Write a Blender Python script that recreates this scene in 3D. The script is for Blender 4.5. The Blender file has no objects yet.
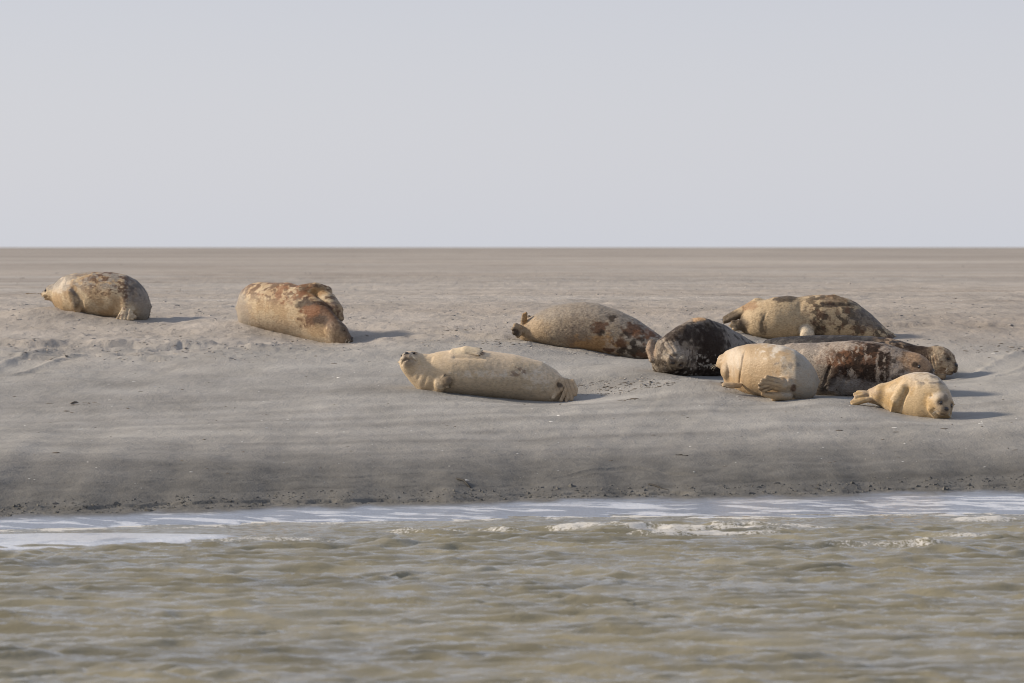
import bpy, math, time
import numpy as np
import openvdb as vdb
from mathutils import Vector, Matrix

T0 = time.time()
SC = bpy.context.scene
COL = SC.collection

# ------------------------------------------------------------------ camera, sky, sun, exposure
CAM_H, FPX, HOR = 2.58, 5120.0, 247.0
PITCH = math.atan((341.5 - HOR) / FPX)
cam_d = bpy.data.cameras.new('camera')
cam_d.lens, cam_d.sensor_width = 180.0, 36.0
cam_d.clip_start, cam_d.clip_end = 0.5, 60000.0
cam_d.dof.use_dof = True
cam_d.dof.focus_distance = 60.5
cam_d.dof.aperture_fstop = 4.0
cam = bpy.data.objects.new('camera', cam_d)
COL.objects.link(cam)
cam.location = (0, 0, CAM_H)
cam.rotation_euler = (math.pi / 2 - PITCH, 0, 0)
SC.camera = cam

SUN_EL, SUN_AZ = math.radians(27), math.radians(-82)     # azimuth clockwise from +Y: the sun stands left, a little behind the camera
world = bpy.data.worlds.new('World')
SC.world = world
world.use_nodes = True
wn, wl = world.node_tree.nodes, world.node_tree.links
wn.clear()
w_out = wn.new('ShaderNodeOutputWorld')
sky = wn.new('ShaderNodeTexSky')
sky.sky_type = 'NISHITA'
sky.sun_disc = False
sky.sun_elevation = SUN_EL
sky.sun_rotation = SUN_AZ
sky.air_density, sky.dust_density, sky.ozone_density = 1.0, 1.0, 1.5
bg1 = wn.new('ShaderNodeBackground'); bg1.inputs['Strength'].default_value = 0.04
bg2 = wn.new('ShaderNodeBackground'); bg2.inputs['Strength'].default_value = 1.0
geo = wn.new('ShaderNodeTexCoord')
sep = wn.new('ShaderNodeSeparateXYZ')
ramp = wn.new('ShaderNodeValToRGB')
ramp.color_ramp.elements[0].position = 0.0
ramp.color_ramp.elements[0].color = (0.508, 0.528, 0.602, 1)
mid_el = ramp.color_ramp.elements.new(0.05)
mid_el.color = (0.442, 0.442, 0.527, 1)
ramp.color_ramp.elements[2].position = 0.7
ramp.color_ramp.elements[2].color = (0.30, 0.33, 0.40, 1)
add = wn.new('ShaderNodeAddShader')
wl.new(geo.outputs['Generated'], sep.inputs[0])
wl.new(sep.outputs['Z'], ramp.inputs[0])
wl.new(ramp.outputs[0], bg2.inputs['Color'])
wl.new(sky.outputs[0], bg1.inputs['Color'])
wl.new(bg1.outputs[0], add.inputs[0]); wl.new(bg2.outputs[0], add.inputs[1])
wl.new(add.outputs[0], w_out.inputs['Surface'])

sun_d = bpy.data.lights.new('sun', 'SUN')
sun_d.energy = 5.0
sun_d.angle = math.radians(7)
sun_d.color = (1.0, 0.87, 0.70)
sun = bpy.data.objects.new('sun', sun_d)
COL.objects.link(sun)
sdir = Vector((math.sin(SUN_AZ) * math.cos(SUN_EL), math.cos(SUN_AZ) * math.cos(SUN_EL), math.sin(SUN_EL)))
sun.rotation_euler = sdir.to_track_quat('Z', 'Y').to_euler()
sun.location = (-20, 40, 20)

SC.render.engine = 'CYCLES'
SC.cycles.filter_width = 0.95
SC.view_settings.view_transform = 'Standard'
SC.view_settings.look = 'None'
SC.view_settings.exposure = 0.0
SC.view_settings.gamma = 1.0

# ------------------------------------------------------------------ helpers
CP, SP = math.cos(PITCH), math.sin(PITCH)
def P(px, py, D):
    """point of the world seen at this place in the photograph when it stands D metres away"""
    dx, dz = (px - 512) / FPX, -(py - 341.5) / FPX
    d = np.array([dx, CP + dz * SP, -SP + dz * CP])
    return d * (D / d[1]) + np.array([0, 0, CAM_H])

def smooth01(a, b, x):
    t = np.clip((x - a) / (b - a), 0, 1)
    return t * t * (3 - 2 * t)

def _hash(i, j, k, seed):
    with np.errstate(over='ignore'):
        h = (i.astype(np.uint32) * np.uint32(374761393) + j.astype(np.uint32) * np.uint32(668265263)
             + k.astype(np.uint32) * np.uint32(2147483647 - 1013) + np.uint32(seed * 7919 + 13))
        h = (h ^ (h >> np.uint32(13))) * np.uint32(1274126177)
        h = (h ^ (h >> np.uint32(16))) * np.uint32(2246822519)
        h = h ^ (h >> np.uint32(15))
    return h.astype(np.float32) / np.float32(4294967295.0)

def vnoise(x, y, z=None, seed=0):
    """value noise, 0..1"""
    if z is None:
        z = np.zeros_like(x)
    xi, yi, zi = np.floor(x).astype(np.int64), np.floor(y).astype(np.int64), np.floor(z).astype(np.int64)
    fx, fy, fz = x - xi, y - yi, z - zi
    fx, fy, fz = [t * t * t * (t * (t * 6 - 15) + 10) for t in (fx, fy, fz)]
    flat = not np.any(z)
    r = 0
    for dz in ((0,) if flat else (0, 1)):
        wz = 1 if flat else (fz if dz else 1 - fz)
        for dy in (0, 1):
            wy = fy if dy else 1 - fy
            a = _hash(xi, yi + dy, zi + dz, seed); b = _hash(xi + 1, yi + dy, zi + dz, seed)
            r = r + wz * wy * (a + (b - a) * fx)
    return r

def fbm(x, y, z=None, seed=0, octv=4, gain=0.5, lac=2.03):
    s, a, t = 0, 1.0, 0
    for o in range(octv):
        s = s + a * vnoise(x, y, z, seed + o * 17)
        t += a; a *= gain
        x = x * lac + 5.2; y = y * lac + 1.3
        if z is not None: z = z * lac + 8.7
    return s / t

def new_obj(name, verts, faces, mat, parent=None, smooth=True, attrs=None, colors=None):
    me = bpy.data.meshes.new(name)
    verts = np.asarray(verts, dtype=np.float32)
    faces = np.asarray(faces)
    me.vertices.add(len(verts)); me.vertices.foreach_set('co', verts.ravel())
    nf, k = faces.shape
    me.loops.add(nf * k); me.loops.foreach_set('vertex_index', faces.ravel().astype(np.int32))
    me.polygons.add(nf)
    me.polygons.foreach_set('loop_start', np.arange(0, nf * k, k, dtype=np.int32))
    me.update(calc_edges=True)
    me.polygons.foreach_set('use_smooth', np.full(nf, smooth))
    if attrs:
        for n, v in attrs.items():
            at = me.attributes.new(n, 'FLOAT', 'POINT'); at.data.foreach_set('value', np.asarray(v, dtype=np.float32))
    if colors is not None:
        at = me.color_attributes.new('coat', 'FLOAT_COLOR', 'POINT')
        at.data.foreach_set('color', np.concatenate([colors, np.ones((len(colors), 1))], 1).astype(np.float32).ravel())
    me.validate()
    me.materials.append(mat)
    o = bpy.data.objects.new(name, me)
    COL.objects.link(o)
    if parent is not None: o.parent = parent
    return o

def tag(o, label=None, cat=None, group=None, kind=None):
    for k, v in (('label', label), ('category', cat), ('group', group), ('kind', kind)):
        if v: o[k] = v
    return o

class M:
    """small node material builder"""
    def __init__(s, name):
        s.m = bpy.data.materials.new(name); s.m.use_nodes = True
        s.n, s.l = s.m.node_tree.nodes, s.m.node_tree.links
        s.b = s.n['Principled BSDF']
    def new(s, t, **kw):
        nd = s.n.new(t)
        for k, v in kw.items(): setattr(nd, k, v)
        return nd
    def link(s, a, b): s.l.new(a, b)
    def coord(s): return s.new('ShaderNodeTexCoord').outputs['Object']
    def attr(s, name, out='Fac'):
        return s.new('ShaderNodeAttribute', attribute_name=name).outputs[out]
    def mapping(s, vec, scale):
        m = s.new('ShaderNodeMapping'); m.inputs['Scale'].default_value = scale
        s.link(vec, m.inputs['Vector']); return m.outputs[0]
    def noise(s, vec, scale, detail=4, rough=0.55):
        n = s.new('ShaderNodeTexNoise'); n.inputs['Scale'].default_value = scale
        n.inputs['Detail'].default_value = detail; n.inputs['Roughness'].default_value = rough
        s.link(vec, n.inputs['Vector']); return n.outputs['Fac']
    def ramp(s, fac, stops):
        r = s.new('ShaderNodeValToRGB'); e = r.color_ramp.elements
        while len(e) < len(stops): e.new(0.5)
        for el, (p, c) in zip(e, stops):
            el.position = p; el.color = (c, c, c, 1) if isinstance(c, (int, float)) else (*c, 1)
        s.link(fac, r.inputs[0]); return r.outputs[0]
    def mix(s, fac, a, b, mode='MIX'):
        m = s.new('ShaderNodeMix', data_type='RGBA', blend_type=mode)
        for inp, v in ((m.inputs['Factor'], fac), (m.inputs['A'], a), (m.inputs['B'], b)):
            if isinstance(v, (int, float)): inp.default_value = v
            elif isinstance(v, tuple): inp.default_value = (*v, 1)
            else: s.link(v, inp)
        return m.outputs['Result']
    def math(s, op, a, b=0.0, c=None):
        m = s.new('ShaderNodeMath', operation=op)
        for i, v in enumerate((a, b) if c is None else (a, b, c)):
            if isinstance(v, (int, float)): m.inputs[i].default_value = v
            else: s.link(v, m.inputs[i])
        return m.outputs[0]
    def set(s, name, v):
        if isinstance(v, (int, float)): s.b.inputs[name].default_value = v
        elif isinstance(v, tuple): s.b.inputs[name].default_value = (*v, 1)
        else: s.link(v, s.b.inputs[name])
    def bump(s, h, strength, dist, prev=None):
        b = s.new('ShaderNodeBump'); b.inputs['Strength'].default_value = strength; b.inputs['Distance'].default_value = dist
        s.link(h, b.inputs['Height'])
        if prev is not None: s.link(prev, b.inputs['Normal'])
        return b.outputs[0]

# ------------------------------------------------------------------ materials
def sand_material():
    m = M('sand')
    co = m.coord()
    wet, damp, dark = m.attr('wet'), m.attr('damp'), m.attr('dark_sand')
    fine = m.noise(co, 38, 3, 0.7)
    mid = m.noise(m.mapping(co, (0.7, 0.35, 1)), 2.2, 5, 0.6)
    big = m.noise(m.mapping(co, (0.06, 0.14, 1)), 1.0, 5, 0.55)
    dry = m.ramp(mid, [(0.3, (0.325, 0.297, 0.264)), (0.62, (0.425, 0.390, 0.352))])
    dry = m.mix(m.ramp(big, [(0.35, 0.0), (0.65, 1.0)]), dry, m.mix(1.0, dry, (0.90, 0.85, 0.80), 'MULTIPLY'))
    dry = m.mix(m.ramp(fine, [(0.25, 1.0), (0.55, 0.0)]), dry, m.mix(1.0, dry, (0.72, 0.70, 0.67), 'MULTIPLY'))
    dampc = m.ramp(mid, [(0.3, (0.250, 0.238, 0.218)), (0.65, (0.325, 0.310, 0.288))])
    c = m.mix(damp, dry, dampc)
    wetc = m.mix(m.ramp(m.noise(m.mapping(co, (1, 0.6, 1)), 5, 4), [(0.35, 0), (0.7, 1)]), (0.098, 0.093, 0.084), (0.140, 0.133, 0.120))
    c = m.mix(dark, c, wetc)
    tone = m.attr('tone')
    c = m.mix(1.0, c, m.ramp(tone, [(0.0, (0.62, 0.61, 0.60)), (0.5, (1.0, 1.0, 1.0)), (1.0, (1.28, 1.27, 1.25))]), 'MULTIPLY')
    fr = m.attr('froth_sheen')
    fnz = m.noise(m.mapping(co, (.6, 1.2, 1)), 16, 6, 0.8)
    frf = m.ramp(m.math('ADD', m.math('MULTIPLY', fr, 1.1), m.math('MULTIPLY', fnz, 0.6)), [(0.62, 0.0), (0.95, 1.0)])
    c = m.mix(frf, c, (0.72, 0.70, 0.67))
    m.set('Base Color', c)
    m.set('Roughness', m.math('SUBTRACT', 0.93, m.math('MULTIPLY', wet, 0.66)))
    m.set('Specular IOR Level', 0.3)
    m.set('Coat Weight', wet)
    m.set('Coat Roughness', 0.22)
    m.set('Coat IOR', 1.33)
    n1 = m.bump(fine, 0.55, 0.012)
    n2 = m.bump(m.noise(m.mapping(co, (1, 0.6, 1)), 11, 4, 0.65), 0.5, 0.03, n1)
    m.link(n2, m.b.inputs['Normal'])
    cn = m.bump(m.noise(m.mapping(co, (1, 1.6, 1)), 6, 4, 0.6), 0.35, 0.012)
    m.link(cn, m.b.inputs['Coat Normal'])
    return m.m

def water_material():
    m = M('estuary_water')
    co = m.coord()
    foam = m.attr('foam')
    fn = m.noise(m.mapping(co, (0.8, 1.0, 1)), 32, 6, 0.85)
    ff = m.ramp(m.math('ADD', m.math('MULTIPLY', foam, 0.85), m.math('MULTIPLY', fn, 1.5)), [(0.98, 0.0), (1.55, 0.9)])
    silt = m.ramp(m.noise(m.mapping(co, (0.35, 0.6, 1)), 1.0, 4), [(0.3, (0.168, 0.148, 0.092)), (0.7, (0.285, 0.252, 0.168))])
    m.set('Base Color', m.mix(ff, silt, (0.66, 0.63, 0.58)))
    m.set('Roughness', m.math('ADD', 0.05, m.math('MULTIPLY', ff, 0.6)))
    m.set('IOR', 1.333)
    n1 = m.bump(m.noise(m.mapping(co, (0.45, 1.5, 1)), 16, 5, 0.7), 0.5, 0.022)
    n2 = m.bump(m.noise(m.mapping(co, (0.35, 1.5, 1)), 4.0, 4, 0.6), 0.30, 0.05, n1)
    m.link(n2, m.b.inputs['Normal'])
    return m.m

def coat_material(name, rough=0.62, sheen=0.06, bumpd=0.006, speck=0.75, spec=0.25):
    m = M(name)
    co = m.coord()
    c = m.attr('coat', 'Color')
    f = m.noise(m.mapping(co, (0.45, 1, 1.4)), 66, 5, 0.75)
    g = m.noise(m.mapping(co, (1, 1, 1.6)), 26, 3, 0.6)
    c = m.mix(m.ramp(f, [(0.34, speck), (0.56, 0.0)]), c, m.mix(1.0, c, (0.50, 0.43, 0.37), 'MULTIPLY'))
    c = m.mix(m.ramp(g, [(0.5, 0.0), (0.75, 0.55)]), c, m.mix(1.0, c, (1.22, 1.2, 1.15), 'MULTIPLY'))
    m.set('Base Color', c)
    m.set('Roughness', rough)
    m.set('Specular IOR Level', spec)
    m.set('Sheen Weight', sheen); m.set('Sheen Roughness', 0.45); m.set('Sheen Tint', (1.0, 0.93, 0.82))
    n1 = m.bump(f, 0.6, bumpd)
    n2 = m.bump(g, 0.55, bumpd * 2.2, n1)
    m.link(n2, m.b.inputs['Normal'])
    return m.m

def plain_material(name, c1, c2, rough, scale=60, bump=0.3, coat=0.0):
    m = M(name)
    co = m.coord()
    f = m.noise(co, scale, 4)
    m.set('Base Color', m.mix(f, c1, c2)); m.set('Roughness', rough)
    m.set('Coat Weight', coat)
    m.link(m.bump(f, bump, 0.004), m.b.inputs['Normal'])
    return m.m

MAT_SAND = sand_material()
MAT_WATER = water_material()
MAT_COAT = coat_material('seal_fur')
MAT_WETCOAT = coat_material('damp_seal_fur', rough=0.6, sheen=0.0, bumpd=0.009, speck=0.9, spec=0.12)
MAT_SLEEK = coat_material('sleek_pale_fur', rough=0.5, sheen=0.06, bumpd=0.004, speck=0.45)
MAT_EYE = plain_material('wet_eye', (0.012, 0.009, 0.008), (0.03, 0.02, 0.015), 0.12, 30, 0.0, 0.6)
MAT_NOSE = plain_material('nose_skin', (0.02, 0.017, 0.016), (0.05, 0.042, 0.038), 0.35)
MAT_CLAW = plain_material('claw_horn', (0.05, 0.038, 0.028), (0.12, 0.09, 0.06), 0.4)
MAT_WHISK = plain_material('whisker', (0.5, 0.45, 0.36), (0.6, 0.55, 0.45), 0.5)
MAT_WOOD = plain_material('wet_driftwood', (0.012, 0.010, 0.009), (0.035, 0.030, 0.024), 0.8, 40)
MAT_SHELL = plain_material('shell', (0.55, 0.53, 0.48), (0.75, 0.73, 0.68), 0.5, 80)
MAT_WEED_SCRAPE = plain_material('weed_and_scrape_dark', (0.07, 0.055, 0.04), (0.15, 0.12, 0.085), 0.8, 50)

# ------------------------------------------------------------------ the seals: solid forms sculpted in a distance field
H = 0.0088
ANCHORS = []         # ground contact points (x, y, z)

def unit(v):
    v = np.asarray(v, float); return v / np.linalg.norm(v)

class Seal:
    def __init__(s, D0, slices, ax=0.0, pad=0.22, sink=0.035, ex=2.15, anchors=True, skip=()):
        """slices: (px, top row, bottom row, depth offset, half depth)"""
        s.D0 = D0
        S = np.array([(*r,) for r in slices], float)
        pts = []
        for i, (px, t, b, dy, hb) in enumerate(S):
            D = D0 + dy
            a, c = P(px, t, D), P(px, b, D)
            pts.append((a[0], D, (a[2] + c[2]) / 2, (a[2] - c[2]) / 2, hb))
            if anchors and i not in skip and 0 < i < len(S) - 1 and (c[2] - a[2]) < -0.25:
                g = P(px, b, D - 0.55 * hb)
                ANCHORS.append(g)
        K = np.array(pts)
        s.o = np.array([K[:, 0].mean(), K[:, 1].mean(), 0.0])
        s.o[2] = P(S[len(S)//2][0], S[len(S)//2][2], s.o[1])[2]
        K[:, :3] -= s.o
        s.lo = np.array([K[:, 0].min() - pad, (K[:, 1] - K[:, 4]).min() - pad, (K[:, 2] - K[:, 3]).min() - 0.12])
        s.hi = np.array([K[:, 0].max() + pad, (K[:, 1] + K[:, 4]).max() + 0.12, (K[:, 2] + K[:, 3]).max() + 0.15])
        s.n = np.ceil((s.hi - s.lo) / H).astype(int)
        s.ax = [s.lo[i] + H * np.arange(s.n[i]) for i in range(3)]
        xs = s.ax[0]
        x0, x1 = K[0, 0], K[-1, 0]
        a2 = np.interp(xs, K[:, 0], K[:, 3] ** 2, left=1e-5, right=1e-5)
        b2 = np.interp(xs, K[:, 0], K[:, 4] ** 2, left=1e-5, right=1e-5)
        # rounded ends
        cy = np.interp(xs, K[:, 0], K[:, 1]); cz = np.interp(xs, K[:, 0], K[:, 2])
        ker = np.exp(-np.linspace(-2, 2, 9) ** 2); ker /= ker.sum()
        def sm(v):
            return np.convolve(np.pad(v, 4, mode='edge'), ker, 'valid')
        a2, b2, cy, cz = sm(a2), sm(b2), sm(cy), sm(cz)
        a = np.sqrt(a2); b = np.sqrt(b2)
        a = a + sink * 0.5 * smooth01(0.05, 0.15, a); cz = cz - sink * 0.5 * smooth01(0.05, 0.15, a)
        ga = np.clip(np.abs(np.gradient(a, H)), 0, 1.5)
        A = a[:, None, None]; B = b[:, None, None]
        Y = (s.ax[1][None, :, None] - cy[:, None, None]) / B
        Z = (s.ax[2][None, None, :] - cz[:, None, None]) / A
        k = (np.abs(Y) ** ex + np.abs(Z) ** ex) ** (1 / ex) + 1e-6
        g = np.sqrt((Y / B) ** 2 + (Z / A) ** 2) / k
        s.F = ((k - 1) / np.maximum(g, 1e-3) / np.sqrt(1 + ga[:, None, None] ** 2)).astype(np.float32)
        s.F = np.clip(s.F, -0.12, 0.2)
        s.parts = []
        s.face = []
        s.seed = int(abs(K[0, 0] + s.o[0]) * 100) % 97
    def p(s, px, py, dy=0.0):
        return P(px, py, s.D0 + dy) - s.o
    def px(s, n):            # pixels to metres
        return n * s.D0 / FPX
    def _box(s, lo, hi):
        i0 = np.clip(np.floor((lo - s.lo) / H).astype(int), 0, s.n - 1)
        i1 = np.clip(np.ceil((hi - s.lo) / H).astype(int) + 1, 1, s.n)
        sl = tuple(slice(a, b) for a, b in zip(i0, i1))
        X = s.ax[0][sl[0]][:, None, None]; Y = s.ax[1][sl[1]][None, :, None]; Z = s.ax[2][sl[2]][None, None, :]
        return sl, X, Y, Z
    def _union(s, sl, d, k):
        F = s.F[sl]
        if k > 0:
            h = np.clip(0.5 + 0.5 * (F - d) / k, 0, 1)
            s.F[sl] = F * (1 - h) + d * h - k * h * (1 - h)
        else:
            s.F[sl] = np.minimum(F, d)
    def ell(s, c, r, axes=None, k=0.03):
        c = np.asarray(c, float); r = np.asarray(r, float)
        m = r.max() + 0.06 + k
        sl, X, Y, Z = s._box(c - m, c + m)
        if s.F[sl].size == 0: return
        A = np.eye(3) if axes is None else np.array([unit(a) for a in axes])
        d = [X - c[0], Y - c[1], Z - c[2]]
        q = [A[i][0] * d[0] + A[i][1] * d[1] + A[i][2] * d[2] for i in range(3)]
        k0 = np.sqrt(sum((q[i] / r[i]) ** 2 for i in range(3))) + 1e-6
        k1 = np.sqrt(sum((q[i] / r[i] ** 2) ** 2 for i in range(3))) + 1e-6
        s._union(sl, k0 * (k0 - 1) / k1, k)
    def chain(s, pts, rad, k=0.015, normal=None, flat=1.0):
        """tapered limb through points; flat < 1 thins it along normal"""
        pts = [np.asarray(p_, float) for p_ in pts]
        n = None if normal is None else unit(normal)
        R = max(rad) + 0.05 + k
        lo = np.min(pts, 0) - R; hi = np.max(pts, 0) + R
        sl, X, Y, Z = s._box(lo, hi)
        if s.F[sl].size == 0: return
        best = None
        for (a, b), (ra, rb) in zip(zip(pts[:-1], pts[1:]), zip(rad[:-1], rad[1:])):
            ab = b - a
            d = [X - a[0], Y - a[1], Z - a[2]]
            t = np.clip((d[0] * ab[0] + d[1] * ab[1] + d[2] * ab[2]) / (ab @ ab), 0, 1)
            v = [d[i] - t * ab[i] for i in range(3)]
            l2 = v[0] ** 2 + v[1] ** 2 + v[2] ** 2
            if n is not None:
                dn = v[0] * n[0] + v[1] * n[1] + v[2] * n[2]
                l2 = l2 + dn * dn * (1 / flat ** 2 - 1)
            e = (np.sqrt(l2) - (ra + (rb - ra) * t)) * (1 if n is None else min(1, 1.5 * flat))
            best = e if best is None else np.minimum(best, e)
        s._union(sl, best, k)
    def dent(s, c, r, depth):
        c = np.asarray(c, float)
        sl, X, Y, Z = s._box(c - 2.6 * r, c + 2.6 * r)
        s.F[sl] += depth * np.exp(-((X - c[0]) ** 2 + (Y - c[1]) ** 2 + (Z - c[2]) ** 2) / r ** 2)
    def groove(s, pts, w, depth):
        pts = [np.asarray(p_, float) for p_ in pts]
        lo = np.min(pts, 0) - 2.6 * w; hi = np.max(pts, 0) + 2.6 * w
        sl, X, Y, Z = s._box(lo, hi)
        m = None
        for a, b in zip(pts[:-1], pts[1:]):
            ab = b - a
            d = [X - a[0], Y - a[1], Z - a[2]]
            t = np.clip((d[0] * ab[0] + d[1] * ab[1] + d[2] * ab[2]) / (ab @ ab), 0, 1)
            l2 = sum((d[i] - t * ab[i]) ** 2 for i in range(3))
            m = l2 if m is None else np.minimum(m, l2)
        s.F[sl] += depth * np.exp(-m / w ** 2)
    def surface(s, q, direction=(0, -1, 0)):
        """slide from a point towards the outside until the skin is met"""
        q = np.asarray(q, float); d = unit(direction)
        for t in np.arange(-0.25, 0.6, 0.004):
            r = q + d * t
            i = np.round((r - s.lo) / H).astype(int)
            if (i < 0).any() or (i >= s.n).any():
                if t > 0: return r
                continue
            if t > -0.24 and s.F[tuple(i)] > 0 and s.F[tuple(np.clip(np.round((r - d * 0.012 - s.lo) / H).astype(int), 0, s.n - 1))] <= 0:
                return r
        return q
    # ---- anatomy
    def head(s, c, f, u, R, eyes=(1, 1), closed=False, nose=True, long=1.0, k=0.05, whiskers=True, mouth=True):
        f = unit(f); u = unit(np.asarray(u, float) - f * np.dot(u, f)); sd = np.cross(f, u)
        ax = (f, sd, u)
        s.ell(c, (1.12 * R, 0.98 * R, 0.90 * R), ax, k)
        s.ell(c + f * 0.80 * R * long - u * 0.16 * R, (0.70 * R, 0.58 * R, 0.50 * R), ax, 0.04)
        for e in (-1, 1):      # whisker pads and brows
            s.ell(c + f * 1.18 * R * long - u * 0.25 * R + sd * e * 0.22 * R, (0.34 * R, 0.28 * R, 0.27 * R), ax, 0.012)
            s.ell(c + f * 0.42 * R + u * 0.42 * R + sd * e * 0.46 * R, (0.30 * R, 0.24 * R, 0.20 * R), ax, 0.03)
        s.ell(c + f * 0.95 * R * long - u * 0.52 * R, (0.42 * R, 0.34 * R, 0.22 * R), ax, 0.02)
        if mouth:
            m0 = c + f * 1.42 * R * long - u * 0.46 * R
            for e in (-1, 1):
                s.groove([m0, c + f * 1.15 * R * long - u * 0.47 * R + sd * e * 0.42 * R, c + f * 0.70 * R * long - u * 0.40 * R + sd * e * 0.60 * R], 0.013, 0.016)
        for i, e in enumerate((-1, 1)):
            ep = c + f * 0.80 * R + u * 0.28 * R + sd * e * 0.50 * R
            s.dent(ep, 0.16 * R + 0.006, 0.010)
            if eyes[i]:
                d = unit(f * 0.5 + u * 0.15 + sd * e * 0.9)
                q = s.surface(ep, d)
                if closed:
                    s.groove([q - f * 0.14 * R, q + f * 0.14 * R], 0.009, 0.014)
                    s.parts.append(('eyelid', q - d * 0.013, (0.14 * R, 0.03, 0.055 * R), (f, d, np.cross(f, d)), MAT_NOSE))
                else:
                    s.parts.append(('eye', q - d * 0.075 * R, (0.19 * R, 0.17 * R, 0.17 * R), (f, d, np.cross(f, d)), MAT_EYE))
            s.dent(c - f * 0.15 * R + u * 0.2 * R + sd * e * 0.93 * R, 0.014, 0.016)       # ear opening
        s.face.append((c, f, u, sd, R, long))
        if nose:
            q = s.surface(c + f * 1.30 * R * long - u * 0.02 * R, unit(f + 0.25 * u))
            s.parts.append(('nose', q - f * 0.02, (0.18 * R, 0.23 * R, 0.17 * R), ax, MAT_NOSE))
        if whiskers:
            tubes = []
            rg = np.random.default_rng(int(R * 1e4) + s.seed)
            for e in (-1, 1):
                for _ in range(9):
                    b = c + f * (1.05 + 0.35 * rg.random()) * R * long - u * (0.15 + 0.25 * rg.random()) * R + sd * e * 0.40 * R
                    d = unit(sd * e + f * (0.1 + 0.5 * rg.random()) - u * (0.3 + 0.7 * rg.random()))
                    tubes.append((b, b + d * 0.05, b + d * 0.09 - np.array([0, 0, 0.012])))
            s.parts.append(('whiskers', tubes, 0.0012, None, MAT_WHISK))
    def fin(s, base, mid, tip, w, n, flat=0.38, claws=5, k=0.02, clawlen=0.035):
        """fore flipper: a flat, broad hand with five claws"""
        base, mid, tip = [np.asarray(v, float) for v in (base, mid, tip)]
        n = unit(n)
        s.chain([base, mid, mid + (tip - mid) * 0.8], [w * 0.85, w, w * 0.72], k, n, flat)
        t = unit(tip - mid); side = unit(np.cross(n, t))
        for i in range(5):
            q = (i - 2) / 2
            a = mid + side * q * w * 0.55
            b = tip + side * q * w * 0.95 - t * abs(q) * w * 0.35 - t * (q + 1) * w * 0.15
            s.chain([a, b], [w * 0.26, w * 0.20], 0.008, n, 0.8)
            if claws:
                d = unit(b - a)
                s.parts.append(('claw', b + d * w * 0.12, b + d * (w * 0.12 + clawlen) - n * 0.004, 0.008, MAT_CLAW))
    def hind(s, base, tip, w, n, spread=1.0, k=0.015, nd=5, side=None):
        """hind flipper: digits joined by a thin web, outer ones longest"""
        base, tip = np.asarray(base, float), np.asarray(tip, float)
        n = unit(n); t = unit(tip - base); L = np.linalg.norm(tip - base)
        sd = unit(np.cross(n, t))
        s.chain([base, base + t * L * 0.45, base + t * L * 0.85], [w * 0.5, w * 0.55, w * 0.8 * spread], k, n, 0.28)
        for i in range(nd):
            q = (i - (nd - 1) / 2) / ((nd - 1) / 2)
            b = tip + sd * q * w * spread - t * (1 - abs(q)) * L * 0.22
            m = base + t * L * 0.45 + sd * q * w * 0.45
            s.chain([base + sd * q * w * 0.25, m, b], [w * 0.24, w * 0.20, w * 0.16], 0.006, n, 0.85)
    def digits(s, base, tips, r0, r1, k=0.007, web=True):
        """separate toes fanning from one root"""
        base = np.asarray(base, float)
        for i, t in enumerate(tips):
            t = np.asarray(t, float)
            m = base * .45 + t * .55 + np.array([0, -.012, .004])
            s.chain([base + (t - base) * .1, m, t], [r0, r0 * .9, r1], k)
            if i + 1 < len(tips):
                w_ = (t + np.asarray(tips[i + 1], float)) / 2
                s.chain([base, base * .05 + w_ * .95 + np.array([0, .010, 0])], [r0 * .95, r1 * .8], .012)
    # ---- finishing
    def build(s, label, colour, mat=None, lump=0.010, folds=(), name='grey_seal', fine=0.002):
        X = s.ax[0][:, None, None]; Y = s.ax[1][None, :, None]; Z = s.ax[2][None, None, :]
        g = vdb.FloatGrid(4 * H)
        g.background
        g.copyFromArray(np.clip(s.F, -4 * H, 4 * H).astype(np.float32))
        pts, quads = g.convertToQuads(0.0)
        V = pts.astype(np.float64) * H + s.lo
        F = quads[:, ::1]
        # keep the largest connected mass
        V, F = keep_main(V, F)
        nrm = vnormals(V, F)
        for _ in range(2):
            V = laplace(V, F, 0.5)
        x, y, z = V.T
        sd = s.seed
        lump *= .6; fine *= .5
        disp = lump * 2 * (fbm(x * 4, y * 4, z * 4, sd, 2) - 0.5) + fine * 2 * (fbm(x * 16, y * 16, z * 22, sd + 5, 3) - 0.5)
        for (c, d, wl, amp, rad) in folds:        # skin folds: centre, direction across the folds, wavelength, height, reach
            r = V - np.asarray(c)
            w = np.exp(-(r ** 2).sum(1) / rad ** 2)
            ph = r @ unit(d) + 0.03 * (fbm(x * 7, y * 7, z * 7, sd + 9, 2) - 0.5)
            disp += amp * w * (1 - 2 * np.abs(np.sin(math.pi * ph / wl)) ** 0.6 * -1 - 2)
        V = V + nrm * disp[:, None]
        root = bpy.data.objects.new(name, None); COL.objects.link(root)
        root.location = s.o; root.empty_display_size = 0.3
        tag(root, label, 'seal', 'grey seals resting on the sandbank')
        C = colour(s, V, nrm)
        for (c, f, u, sd, R, lg) in s.face:
            for e in (-1, 1):
                ep = c + f * .80 * R + u * .28 * R + sd * e * .52 * R
                C = mixc(C, (.07, .05, .038), near(V, ep, (.27 * R,) * 3, .5, 5, .5) * .7)
            C = mixc(C, (.10, .075, .06), near(V, c + f * 1.42 * R * lg - u * .05 * R, (.30 * R,) * 3, .4, 6, .5) * .75)
            C = mixc(C, (.09, .065, .05), near(V, c + f * 1.35 * R * lg - u * .50 * R, (.3 * R, .3 * R, .13 * R), .5, 7, .5) * .6)
        new_obj('body', V, F, mat or MAT_COAT, root, colors=np.clip(C, 0.004, 0.9))
        hc = s.face[0][0] if s.face else V[V[:, 0].argmin()]
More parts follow.
